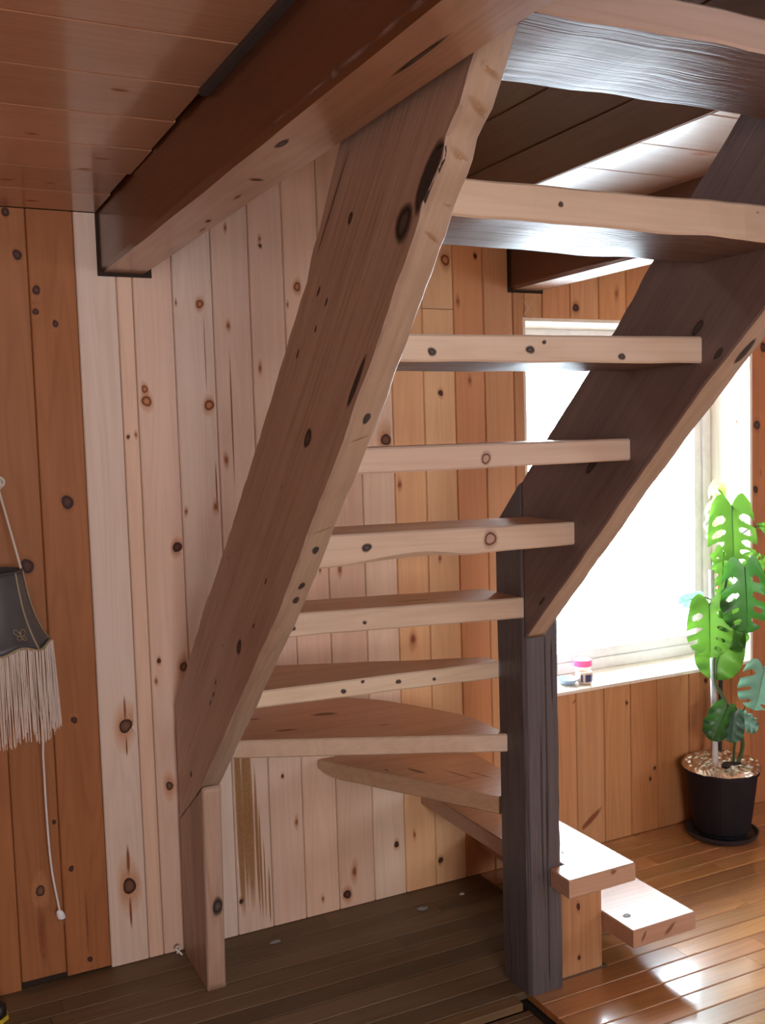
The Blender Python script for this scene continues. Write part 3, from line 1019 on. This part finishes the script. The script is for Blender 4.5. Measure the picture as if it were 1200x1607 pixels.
XI, XE = 0.826, 1.603
TC = (0.64, 0.50, 0.385)
t12 = tread((XI, 1.165), (XE, 1.155), (XI, 1.412), (XE, 1.408), 2.270, 2.262, 2.214, 2.214, (0.54, 0.42, 0.36), seed=1.0, rough=0.004)
t11 = tread((XI, 1.436), (XE, 1.436), (XI, 1.668), (XE, 1.672), 2.060, 2.066, 2.001, 1.996, (0.60, 0.46, 0.345), seed=2.0, rough=0.005)
t10 = tread((XI, 1.670), (XE, 1.670), (XI, 1.940), (XE, 1.930), 1.834, 1.841, 1.784, 1.783, (0.65, 0.515, 0.40), seed=3.0)
t9 = tread((XI, 1.907), (XE, 1.907), (XI, 2.150), (XE, 2.150), 1.623, 1.623, 1.568, 1.571, (0.65, 0.505, 0.405), seed=4.0, rough=0.0015)
t8 = tread((XI, 2.130), (XE, 2.130), (XI, 2.352), (XE, 2.360), 1.424, 1.409, 1.348, 1.349, TC, seed=5.0, rough=0.003,
           under=lambda s: 0.014 * max(0.0, math.sin((s - 0.15) * 2 * math.pi / 0.95)) ** 2 if s > 0.15 else 0.0)
t7 = tread((XI, 2.440), (1.600, 2.370), (XI, 2.640), (1.594, 2.582), 1.197, 1.178, 1.135, 1.119, (0.64, 0.505, 0.385), seed=6.0, rough=0.003)
t6 = tread((XI, 2.530), (1.592, 2.497), (XI, 2.868), (1.594, 2.572), 0.978, 0.971, 0.932, 0.922, (0.70, 0.575, 0.43), seed=7.0, rough=0.003)
t5 = tread((XI, 2.858), (1.598, 2.462), (XI, 3.138), (1.600, 2.690), 0.760, 0.760, 0.706, 0.706, TC, seed=8.0, rough=0.001,
           mid_b=[(0.97, 3.138), (1.12, 3.138), (1.26, 3.138), (1.36, 3.112), (1.46, 3.00), (1.545, 2.83)])
t4 = tread((1.268, 3.138), (1.600, 2.526), (1.755, 3.138), (1.752, 2.535), 0.550, 0.550, 0.495, 0.495, (0.56, 0.37, 0.24), seed=9.0, rough=0.002, end_round=0.022)


def poly_tread(poly, zb, zt, col):
    bm = bmesh.new()
    c = 0.003
    cx = sum(p[0] for p in poly) / len(poly)
    cy = sum(p[1] for p in poly) / len(poly)

    def ins(k_):
        return [(p[0] + k_ * (1 if p[0] < cx else -1), p[1] + k_ * (1 if p[1] < cy else -1)) for p in poly]
    loft(bm, [[(a, e, z) for a, e in ins(k_)] for k_, z in ((c, zb), (0, zb + c), (0, zt - c), (c, zt))])
    tread_slots(bm)
    return obj('tread', bm, ['tread_wood', 'tread_top', 'tread_underside'], st, col)


tB = poly_tread([(1.670, 2.272), (1.912, 2.276), (1.918, 3.138), (1.664, 3.138), (1.664, 2.518), (1.722, 2.518), (1.722, 2.362), (1.670, 2.362)], 0.316, 0.372, (0.50, 0.31, 0.21))
tA = poly_tread([(1.890, 2.262), (2.132, 2.264), (2.138, 3.138), (1.890, 3.138)], 0.118, 0.174, (0.46, 0.26, 0.17))
sb = box('support_board', 1.724, 1.888, 2.405, 2.425, 0.001, 0.3145, 'post_pine', st, (0.52, 0.27, 0.13), c=0.002)
sb['label'] = 'upright orange pine board under the second step beside the post'
knot(sb, (1.80, 2.405, 0.21), (0, -1, 0), (1, 0, 0), 0.006, 0.012, 'd')
knot(sb, (1.80, 2.405, 0.05), (0, -1, 0), (1, 0, 0), 0.006, 0.007, 'd')
box('support_board', 1.898, 2.060, 2.95, 2.97, 0.001, 0.116, 'post_pine', st, (0.5, 0.3, 0.16))
# end grain blots on the lower step, knots in the fronts of the treads
FRONT = {'t9': (t9, 1.907, [(1.195, 1.59, 0.0113, 'o')]), 't8': (t8, 2.13, [(1.342, 1.383, 0.0165, 'o'), (1.002, 1.387, 0.0095, 'd')]),
         't10': (t10, 1.67, [(0.934, 1.802, 0.0072, 'd'), (1.155, 1.808, 0.0075, 'd'), (1.382, 1.796, 0.0066, 'd'), (1.189, 1.823, 0.0038, 'd')]),
         't7': (t7, 2.425, [(0.924, 1.176, 0.0082, 'd'), (0.925, 1.156, 0.0060, 'd'), (1.122, 1.152, 0.0045, 'd')]),
         't6': (t6, 2.512, [(1.158, 0.966, 0.0045, 'd'), (1.267, 0.952, 0.0062, 'd'), (1.38, 0.945, 0.0045, 'd'), (1.10, 0.946, 0.006, 'd')]),
         't11': (t11, 1.436, [(1.061, 2.032, 0.0043, 'd')])}
for key, (o, yf, l) in FRONT.items():
    for kx, kz, kr, kt in l:
        if key == 't7':
            yf = 2.440 + (2.370 - 2.440) * (kx - XI) / (1.6 - XI)
        if key == 't6':
            yf = 2.530 + (2.497 - 2.530) * (kx - XI) / (1.592 - XI)
        if kt == 'o':
            knot(o, (kx, yf - 0.0012, kz), (0, -1, 0), (1, 0, 0), kr * 0.95, kr, 'p')
        else:
            knot(o, (kx, yf - 0.0012, kz), (0, -1, 0), (1, 0, 0), kr * 1.15, kr * 0.75, 'g')
knot(tA, (1.935, 2.345, 0.174), (0, 0, 1), (1, 0, 0), 0.012, 0.008, 'g')
knot(tA, (2.03, 2.2625, 0.146), (0, -1, 0), (1, 0.0, 0.7), 0.028, 0.008, 'mark')
knot(tA, (1.93, 2.2625, 0.148), (0, -1, 0), (1, 0.0, 1.6), 0.022, 0.005, 'mark')
knot(tB, (1.83, 2.2735, 0.362), (0, -1, 0), (1, 0, 0), 0.012, 0.008, 'mark')
for kx, ky in ((1.78, 2.78), (1.73, 2.45), (1.77, 2.44), (1.78, 2.55)):
    knot(tB, (kx, ky, 0.372), (0, 0, 1), (1, 0, 0), 0.004, 0.004, 'g')
knot(t7, (1.30, 2.47, 1.188), (0, 0, 1), (1, 0, 0), 0.05, 0.0025, 'scar', name='split')
for kx, ky, a, e in ((1.22, 2.95, 0.05, 0.018), (1.05, 2.85, 0.035, 0.010), (1.0, 3.02, 0.03, 0.008), (1.33, 2.74, 0.02, 0.005)):
    knot(t5, (kx, ky, 0.760), (0, 0, 1), (1, -0.3, 0), a, e, 'mark', name='grain_mark')
for kx, ky, a, e in ((1.50, 2.86, 0.045, 0.010), (1.60, 2.76, 0.07, 0.004), (1.42, 2.92, 0.014, 0.005), (1.66, 2.72, 0.05, 0.003)):
    knot(t4, (kx, ky, 0.550), (0, 0, 1), (0.3, -0.9, 0), a, e, 'mark', name='grain_mark')

# ------------------------------------------------------------------ hanging lampshade
SX, SY = 0.243, 2.985
lamp = thing('hanging_lampshade', 'grey fabric lampshade with long cream fringe hung on a rope at the left wall', 'lampshade', (SX, SY, 0.85))


def shade_r(t):
    return 0.088 + 0.030 * t + 0.036 * t ** 3.2


NP = 8


def shade_pt(t, a, extra=0.0):
    r = shade_r(t) + extra
    seg = 2 * math.pi / NP
    loc = (a + math.pi / 8) % seg - seg / 2
    r *= 0.96 + 0.04 * (1 - math.cos(loc) / 1.0 + 0.9)
    zt, zb = 1.302, 1.098
    scal = -0.016 * math.cos(loc * NP / 1.0 * 0.5) ** 2 + 0.006
    z = zt + (zb - zt) * t + scal * t ** 4
    return Vector((SX + r * math.cos(a), SY + r * math.sin(a), z))


def rel(bm, parent_loc=(SX, SY, 0.85)):
    bmesh.ops.translate(bm, verts=bm.verts, vec=-Vector(parent_loc))
    return bm


bm = bmesh.new()
NA, NT = 64, 14
for sgn, ex in ((1, 0.0), (-1, -0.0025)):
    pass
outer = [[bm.verts.new(shade_pt(j / NT, 2 * math.pi * i / NA)) for i in range(NA)] for j in range(NT + 1)]
inner = [[bm.verts.new(shade_pt(j / NT, 2 * math.pi * i / NA, -0.003)) for i in range(NA)] for j in range(NT + 1)]
for j in range(NT):
    add_loop(bm, outer[j], outer[j + 1])
    add_loop(bm, inner[j], inner[j + 1])
add_loop(bm, outer[0], inner[0])
add_loop(bm, outer[NT], inner[NT])
obj('shade', rel(bm), 'shade_fabric', lamp, smooth=True)
bm = bmesh.new()
tube(bm, [shade_pt(0, 2 * math.pi * i / NA, 0.001) for i in range(NA + 1)], 0.0028, 6)
obj('top_ring', rel(bm), 'shade_fabric', lamp)
bm = bmesh.new()
for k_ in range(NP):
    a = 2 * math.pi * k_ / NP
    tube(bm, [shade_pt(j / NT, a, 0.0015) for j in range(NT + 1)], 0.0022, 5)
tube(bm, [shade_pt(1, 2 * math.pi * i / 96, 0.0025) for i in range(97)], 0.0042, 6)
obj('trim_cord', rel(bm), 'shade_trim', lamp)
bm = bmesh.new()
for i in range(420):
    a = 2 * math.pi * i / 420 + random.uniform(-0.006, 0.006)
    lay = random.choice((0.0035, 0.0, 0.006))
    p = shade_pt(1, a, lay)
    L_ = random.uniform(0.222, 0.258)
    dr = random.uniform(-0.004, 0.012)
    sw = random.uniform(-0.006, 0.006)
    o_ = Vector((math.cos(a), math.sin(a), 0))
    tg = Vector((-math.sin(a), math.cos(a), 0))
    tube(bm, [p, p + o_ * dr * 0.5 + tg * sw * 0.3 - Vector((0, 0, L_ * 0.5)), p + o_ * dr + tg * sw - Vector((0, 0, L_))], random.uniform(0.0010, 0.0016), 4)
f_ = obj('fringe', rel(bm), 'fringe_thread', lamp)
f_['kind'] = 'stuff'
# the stitched gold motif: a small winged figure of curls on the front panel
bm = bmesh.new()
aM = math.radians(-62)
for s in (-1, 1):
    for pts in ([(0.000, 0.000), (0.006, 0.012), (0.014, 0.016), (0.017, 0.008), (0.010, 0.000), (0.003, -0.003)],
                [(0.001, -0.003), (0.010, -0.004), (0.013, -0.010), (0.007, -0.014), (0.001, -0.008)]):
        P = []
        for u_, v_ in pts:
            P.append(shade_pt(0.82 - v_ / 0.204, aM + s * u_ / 0.125, 0.0012))
        tube(bm, curve_pts(P, 4), 0.0011, 5)
tube(bm, [shade_pt(0.82 + d_ / 0.204, aM, 0.0012) for d_ in (-0.010, 0.014)], 0.0013, 5)
obj('motif', rel(bm), 'motif_thread', lamp)
KNT = Vector((0.292, 3.118, 1.545))
bm = bmesh.new()
for pe in (shade_pt(0, math.radians(8)), shade_pt(0, math.radians(172)), shade_pt(0, math.radians(90))):
    tube(bm, curve_pts([KNT + Vector((0, 0, -0.012)), KNT.lerp(pe, 0.5) + Vector((0, -0.004, -0.006)), pe], 8), 0.0034, 7)
obj('rope', rel(bm), 'rope_white', lamp)
bm = bmesh.new()
K_ = []
for i in range(40):
    t = i / 39 * 2 * math.pi * 2
    K_.append(KNT + Vector(((0.012 + 0.005 * math.cos(1.5 * t)) * math.cos(t), -0.010 - 0.006 * math.sin(1.5 * t), (0.016 + 0.004 * math.cos(1.5 * t)) * math.sin(t))))
tube(bm, K_, 0.0042, 7)
obj('knot', rel(bm), 'rope_white', lamp)
bm = bmesh.new()
tube(bm, [KNT + Vector((0, 0.03, 0.0)), KNT + Vector((0, -0.02, 0.004))], 0.004, 8)
obj('hook', rel(bm), 'gap_dark', lamp)
bm = bmesh.new()
ctrl = [(SX, SY, 1.25), (SX + 0.05, SY + 0.03, 1.05), (0.366, 3.06, 0.86), (0.371, 3.085, 0.72), (0.373, 3.10, 0.55), (0.379, 3.105, 0.38), (0.395, 3.105, 0.245)]
tube(bm, curve_pts(ctrl, 8), 0.0032, 7)
cord = obj('cord', rel(bm), 'cord_white', lamp)
bm = bmesh.new()
px, py, pz = 0.397, 3.105, 0.232
secs = []
for dz, w, h in ((0.012, 0.004, 0.004), (0.008, 0.009, 0.007), (-0.002, 0.012, 0.009), (-0.014, 0.012, 0.009), (-0.017, 0.009, 0.007)):
    secs.append([(px + 0.25 * -dz + w * math.cos(t), py + h * math.sin(t), pz + dz) for t in [2 * math.pi * k_ / 10 for k_ in range(10)]])
loft(bm, secs)
pl = obj('plug', rel(bm), 'plug_white', cord)
bm = bmesh.new()
for s in (-1, 1):
    add_box(bm, px + 0.004 + s * 0.005 - 0.001, px + 0.004 + s * 0.005 + 0.001, py - 0.003, py + 0.003, pz - 0.032, pz - 0.016)
pr = obj('prongs', rel(bm), 'brass', cord)

# ------------------------------------------------------------------ plant in the corner by the window
PC = Vector((2.945, 2.976))
plant = thing('potted_monstera', 'tall monstera with split green leaves in a black pot beneath the window corner', 'plant', (PC.x, PC.y, 0.028))
PL = (PC.x, PC.y, 0.028)
bm = bmesh.new()
lathe(bm, [(0.098, 0.028), (0.110, 0.034), (0.122, 0.12), (0.132, 0.20), (0.138, 0.262), (0.146, 0.264), (0.146, 0.292), (0.138, 0.292), (0.132, 0.25)], PC.x, PC.y, 40)
obj('pot', rel(bm, PL), 'black_plastic', plant, smooth=False)
bm = bmesh.new()
NR, NAF = 14, 72
rings = []
for j in range(NR + 1):
    r = 0.004 + 0.150 * j / NR
    ring = []
    for i in range(NAF):
        a = 2 * math.pi * i / NAF
        q = Vector((r * math.cos(a), r * math.sin(a), 0))
        zz = 0.300 + 0.010 * noise.noise(q * 28) + 0.007 * noise.noise(q * 75)
        rr = r
        if j == NR:
            rr = r + 0.003 * noise.noise(Vector((a * 5, 1, 2)))
            zz = 0.284 + 0.006 * noise.noise(Vector((a * 7, 3, 2)))
        ring.append(bm.verts.new((PC.x + rr * math.cos(a), PC.y + rr * math.sin(a), zz)))
    rings.append(ring)
for j in range(NR):
    add_loop(bm, rings[j], rings[j + 1])
bm.faces.new(rings[0])
low = [bm.verts.new((v.co.x, v.co.y, v.co.z - 0.0015)) for v in rings[NR]]
add_loop(bm, rings[NR], low)
foil = obj('foil_cover', rel(bm, PL), 'foil', plant)
foil['label'] = 'crumpled gold foil laid over the soil'
bm = bmesh.new()
tear = [(-0.055, -0.055), (-0.02, -0.035), (0.0, -0.05), (0.03, -0.075), (0.0, -0.068), (-0.03, -0.072)]
loft(bm, [[(PC.x + a, PC.y + e, z) for a, e in tear] for z in (0.302, 0.3125)])
obj('soil_tear', rel(bm, PL), 'soil', plant)
bm = bmesh.new()
tube(bm, [(2.918, 2.979, 0.25), (2.955, 3.03, 0.62), (2.997, 3.079, 1.06)], 0.0115, 12)
obj('pole', rel(bm, PL), 'pole_white', plant)
bm = bmesh.new()
tube(bm, [(3.045, 3.085, 0.29), (3.075, 3.107, 0.76), (3.077, 3.118, 0.955)], 0.0085, 10)
sk = obj('stake', rel(bm, PL), 'stake_dark', plant)
sk['label'] = 'dark stake with a red tip'
bm = bmesh.new()
tube(bm, [(3.077, 3.118, 0.953), (3.077, 3.119, 0.978), (3.077, 3.119, 0.990)], [0.0098, 0.0098, 0.004], 10)
obj('stake_tip', rel(bm, PL), 'stake_red', sk)
bm = bmesh.new()
stem = curve_pts([(2.985, 2.945, 0.26), (3.012, 2.930, 0.36), (2.985, 2.925, 0.45), (2.945, 2.964, 0.563), (2.931, 3.0, 0.64), (2.97, 3.03, 0.789), (3.03, 3.045, 0.966), (3.08, 3.05, 1.168), (3.082, 3.09, 1.30)], 8)
tube(bm, stem, [0.0085 - 0.003 * i / len(stem) for i in range(len(stem))], 8)
tube(bm, curve_pts([(2.965, 2.935, 0.26), (2.968, 2.925, 0.40), (2.985, 2.915, 0.49)], 6), 0.006, 7)
obj('stem', rel(bm, PL), 'stem_green', plant)


def leaf(base, tip, width, nrm, mat, petiole=None, slits=4, holes=True, curl=0.10, fold=0.18, lobes=True, side_bend=0.0, seed=0):
    base, tip = Vector(base), Vector(tip)
    ax = tip - base
    L = ax.length
    ax.normalize()
    n = Vector(nrm)
    n = (n - ax * n.dot(ax)).normalized()
    sd = ax.cross(n).normalized()
    bm = bmesh.new()
    NS, NV = 84, 22
    rnd = random.Random(seed)

    def W(u):
        u = min(max(u, 0.0), 1.0)
        return 0.74 * (1 - u) ** 0.75 * (1 + 2.2 * u)
    for side in (-1, 1):
        off = rnd.uniform(-0.03, 0.03)
        cuts = []
        for q in range(slits):
            sc = 0.22 + 0.56 * q / max(1, slits - 1) + off
            opn = rnd.random() < 0.55
            cuts.append((sc, rnd.uniform(0.035, 0.050), rnd.uniform(0.26, 0.36), 1.2 if opn else rnd.uniform(0.74, 0.84)))
        grid = []
        for i in range(NS + 1):
            s = i / NS
            row = []
            for j in range(NV + 1):
                v = j / NV
                back = -0.17 * math.sin(math.pi * min(v * 0.94, 1.0)) * (1 - s) ** 4 * (1 if lobes else 0)
                u = s + back + 0.62 * v * s * (1 - s)
                hw = W(s) * width * 0.54
                # push the hole edges apart into rounded ovals
                for sc, hh, va, vb in cuts:
                    pass
                x_ = v * hw
                h = -curl * L * (u ** 2) - fold * x_ + side_bend * x_ * x_ / max(width, 1e-3)
                h += 0.007 * math.sin(s * 24 + side) * v * v
                row.append(bm.verts.new(base + ax * (u * L) + sd * (side * x_) + n * h))
            grid.append(row)
        for i in range(NS):
            s = (i + 0.5) / NS
            for j in range(NV):
                v = (j + 0.5) / NV
                cut = False
                for sc, hh, va, vb in cuts:
                    if va < v < vb:
                        t = (v - va) / (min(vb, 1.0) - va)
                        wd = hh * (math.sqrt(max(0.0, 1 - (2 * t - 1) ** 2)) if vb < 1 else math.sqrt(min(1.0, 3.0 * t)))
                        if abs(s - sc) < wd:
                            cut = True
                if not cut:
                    bm.faces.new((grid[i][j], grid[i + 1][j], grid[i + 1][j + 1], grid[i][j + 1]))
    bmesh.ops.remove_doubles(bm, verts=bm.verts, dist=0.0002)
    loose = [v for v in bm.verts if not v.link_faces]
    bmesh.ops.delete(bm, geom=loose, context='VERTS')
    o = obj('leaf', rel(bm, PL), mat, plant, smooth=True)
    bm = bmesh.new()
    tube(bm, [base + ax * (L * t) + n * (-curl * L * t * t - 0.0012) for t in [k_ / 10 for k_ in range(10)]], [0.0022 - 0.0016 * k_ / 10 for k_ in range(10)], 5)
    obj('midrib', rel(bm, PL), mat, o)
    if petiole is not None:
        bm = bmesh.new()
        p0 = Vector(petiole)
        mid = p0.lerp(base, 0.5) + Vector((0.0, -0.01, 0.02))
        tube(bm, curve_pts([p0, mid, base], 6), 0.0028, 6)
        obj('petiole', rel(bm, PL), 'stem_green', plant)
    return o


TC_ = Vector((-0.69, -0.72, 0.05))     # towards the room
leaf((3.032, 3.004, 1.325), (3.028, 2.985, 1.050), 0.185, TC_ + Vector((0.1, 0, 0.35)), 'leaf_bright', (3.08, 3.05, 1.168), slits=5, curl=0.06, fold=0.22, seed=3)
leaf((3.070, 3.120, 1.385), (3.035, 3.125, 1.165), 0.10, TC_ + Vector((-0.6, 0.5, 0.0)), 'leaf_pale', (3.082, 3.09, 1.30), slits=4, curl=0.05, seed=5)
leaf((3.072, 3.115, 1.385), (3.165, 3.075, 1.300), 0.07, Vector((-0.3, -0.6, 0.8)), 'leaf_pale', None, slits=0, holes=False, curl=0.2, seed=6)
leaf((2.995, 2.900, 1.088), (2.992, 2.876, 0.830), 0.185, TC_ + Vector((0.25, -0.25, 0.3)), 'leaf_dark', (3.05, 3.045, 1.02), slits=4, curl=0.05, fold=0.25, seed=8)
leaf((2.892, 2.985, 0.945), (2.883, 2.972, 0.728), 0.172, TC_ + Vector((0, 0, 0.4)), 'leaf_bright', (3.00, 3.035, 0.88), slits=4, curl=0.04, fold=0.20, seed=11)
leaf((3.030, 3.030, 0.835), (2.945, 3.020, 0.625), 0.185, TC_ + Vector((0, 0, 0.25)), 'leaf_bright', (2.975, 3.03, 0.80), slits=0, holes=False, curl=0.03, fold=0.08, seed=13)
leaf((3.020, 3.000, 0.915), (3.045, 2.975, 0.735), 0.120, TC_ + Vector((0.3, -0.2, 0.2)), 'leaf_bright', (3.01, 3.04, 0.90), slits=0, holes=False, curl=0.05, seed=14)
leaf((2.928, 3.065, 0.960), (2.822, 3.075, 0.945), 0.060, Vector((-0.4, -0.65, 0.45)), 'leaf_teal', (3.00, 3.035, 0.88), slits=0, holes=False, curl=0.06, seed=15)
leaf((3.045, 3.060, 1.130), (3.021, 3.050, 0.955), 0.085, TC_, 'leaf_bright', (3.07, 3.05, 1.13), slits=3, holes=False, curl=0.05, seed=16)
leaf((2.925, 2.925, 0.535), (2.868, 2.940, 0.402), 0.120, TC_ + Vector((0.2, -0.2, -0.15)), 'leaf_dark', (2.985, 2.915, 0.49), slits=0, holes=False, curl=0.10, seed=17)
leaf((2.950, 2.910, 0.512), (2.925, 2.905, 0.395), 0.085, TC_ + Vector((0, 0, 0.6)), 'leaf_deep', None, slits=0, holes=False, curl=0.15, seed=18)
leaf((2.980, 2.912, 0.497), (3.045, 2.870, 0.448), 0.080, Vector((-0.45, -0.4, 0.7)), 'leaf_teal', None, slits=0, holes=False, curl=0.12, seed=19)
leaf((3.010, 2.820, 0.705), (2.958, 2.812, 0.545), 0.150, TC_ + Vector((0.0, -0.3, 0.55)), 'leaf_teal', (2.985, 2.915, 0.49), slits=3, holes=False, curl=0.10, seed=20)
leaf((3.110, 3.000, 1.100), (3.195, 2.960, 1.070), 0.090, TC_ + Vector((0, 0, 0.5)), 'leaf_bright', (3.06, 3.04, 1.08), slits=3, holes=False, curl=0.05, seed=21)
leaf((3.170, 2.985, 1.235), (3.260, 2.950, 1.205), 0.050, TC_ + Vector((0, 0, 0.9)), 'leaf_bright', (3.08, 3.05, 1.168), slits=0, holes=False, curl=0.1, seed=22)

bm = bmesh.new()
lathe(bm, [(0.10, 0.0015), (0.128, 0.0015), (0.140, 0.016), (0.143, 0.024), (0.137, 0.025), (0.128, 0.012), (0.118, 0.0095)], PC.x, PC.y, 44)
tag(obj('plant_saucer', bm, 'saucer_plastic'), 'shallow dark saucer under the black plant pot', 'saucer')
# closes the gap between saucer and pot foot
bm = bmesh.new()
lathe(bm, [(0.096, 0.0095), (0.100, 0.0275)], PC.x, PC.y, 32)
obj('pot_foot', rel(bm, PL), 'black_plastic', plant)

# ------------------------------------------------------------------ small things on the sill
bm = bmesh.new()
SXJ, SYJ = 2.448, 3.205
lathe(bm, [(0.022, 0.6385), (0.028, 0.644), (0.030, 0.665), (0.030, 0.684), (0.028, 0.688), (0.026, 0.686), (0.025, 0.66)], SXJ, SYJ, 28)
jar = thing('small_jar', 'small round patterned pot at the front edge of the sill beside the post', 'pot', (SXJ, SYJ, 0.6385))
obj('body', rel(bm, (SXJ, SYJ, 0.6385)), 'ceramic_tan', jar, smooth=True)
bm = bmesh.new()
for a0, a1 in ((-2.75, -2.45), (-2.15, -1.2), (-0.95, -0.75)):
    sec = []
    for i in range(9):
        a = a0 + (a1 - a0) * i / 8
        sec.append([(SXJ + r * math.cos(a), SYJ + r * math.sin(a), z) for r, z in ((0.0302, 0.650), (0.0312, 0.652), (0.0312, 0.677), (0.0302, 0.679))])
    loft(bm, sec)
obj('pattern_band', rel(bm, (SXJ, SYJ, 0.6385)), 'label_navy', jar)
bm = bmesh.new()
lathe(bm, [(0.027, 0.6385), (0.030, 0.641), (0.033, 0.690), (0.035, 0.690), (0.035, 0.712), (0.033, 0.715)], 2.500, 3.285, 28)
tub = thing('pink_lid_tub', 'little white tub with a pink band behind the patterned pot on the sill', 'tub', (2.5, 3.285, 0.6385))
obj('body', rel(bm, (2.5, 3.285, 0.6385)), 'ceramic_white', tub, smooth=False)
bm = bmesh.new()
lathe(bm, [(0.0345, 0.688), (0.0365, 0.690), (0.0365, 0.712), (0.0345, 0.714)], 2.5, 3.285, 28)
obj('band', rel(bm, (2.5, 3.285, 0.6385)), 'pink_plastic', tub)
bm = bmesh.new()
lathe(bm, [(0.022, 0.6385), (0.030, 0.642), (0.044, 0.660), (0.046, 0.662), (0.042, 0.661), (0.028, 0.645)], 2.385, 3.235, 30)
tag(obj('saucer', bm, 'ceramic_blue', smooth=True), 'shallow pale blue dish on the sill next to the dark post', 'dish')

# ------------------------------------------------------------------ bits on the floor
def shoe():
    t = thing('shoe', 'black rounded shoe with a yellow edge on the floor at the left frame edge', 'shoe', (0.10, 3.02, 0.001))
    bm = bmesh.new()
    secs = []
    for xx, w, h in ((-0.06, 0.030, 0.075), (0.0, 0.036, 0.080), (0.06, 0.040, 0.070), (0.12, 0.044, 0.058), (0.17, 0.043, 0.050), (0.205, 0.032, 0.042), (0.222, 0.014, 0.030)):
        secs.append([(xx, 3.02 + w * math.cos(t_), 0.013 + h * max(0.0, math.sin(t_)) ** 0.8) for t_ in [math.pi * k_ / 10 for k_ in range(11)]])
    loft(bm, secs)
    obj('upper', rel(bm, (0.10, 3.02, 0.001)), 'leather_black', t, smooth=True)
    bm = bmesh.new()
    secs = []
    for xx, w in ((-0.065, 0.030), (0.0, 0.037), (0.06, 0.042), (0.12, 0.046), (0.17, 0.045), (0.208, 0.034), (0.226, 0.015)):
        secs.append([(xx, 3.02 - w, 0.0015), (xx, 3.02 + w, 0.0015), (xx, 3.02 + w, 0.014), (xx, 3.02 - w, 0.014)])
    loft(bm, secs)
    obj('sole', rel(bm, (0.10, 3.02, 0.001)), 'yellow_trim', t)


shoe()


def scrap(name, x, y, r, h, mat, lab, cat, seed):
    rr = random.Random(seed)
    bm = bmesh.new()
    n = 9
    base = [(x + r * rr.uniform(0.6, 1.1) * math.cos(2 * math.pi * k_ / n), y + 0.6 * r * rr.uniform(0.6, 1.1) * math.sin(2 * math.pi * k_ / n)) for k_ in range(n)]
    secs = [[(a, e, 0.0008) for a, e in base], [(x + (a - x) * 0.95, y + (e - y) * 0.95, h * rr.uniform(0.5, 1.0)) for a, e in base], [(x + (a - x) * 0.4, y + (e - y) * 0.4, h) for a, e in base]]
    loft(bm, secs)
    return tag(obj(name, bm, mat), lab, cat)


scrap('wood_chip', 1.762, 3.035, 0.012, 0.006, 'paper_white', 'pale wood chip on the dark floor close to the post', 'chip', 1)
scrap('dust_clump', 1.585, 3.010, 0.022, 0.008, 'grey_dust', 'grey dust clump at the wall base under the winder steps', 'dust', 2)
scrap('dust_clump', 1.058, 3.045, 0.020, 0.007, 'grey_dust', 'dark dust clump on the floor right of the support leg', 'dust', 3)
bm = bmesh.new()
tube(bm, curve_pts([(0.752, 3.128, 0.004), (0.760, 3.120, 0.022), (0.753, 3.110, 0.034), (0.746, 3.120, 0.024), (0.756, 3.116, 0.012), (0.764, 3.108, 0.004)], 5), 0.0032, 6)
tag(obj('string_curl', bm, 'paper_white'), 'curl of white string on the floor at the foot of the support leg', 'string')
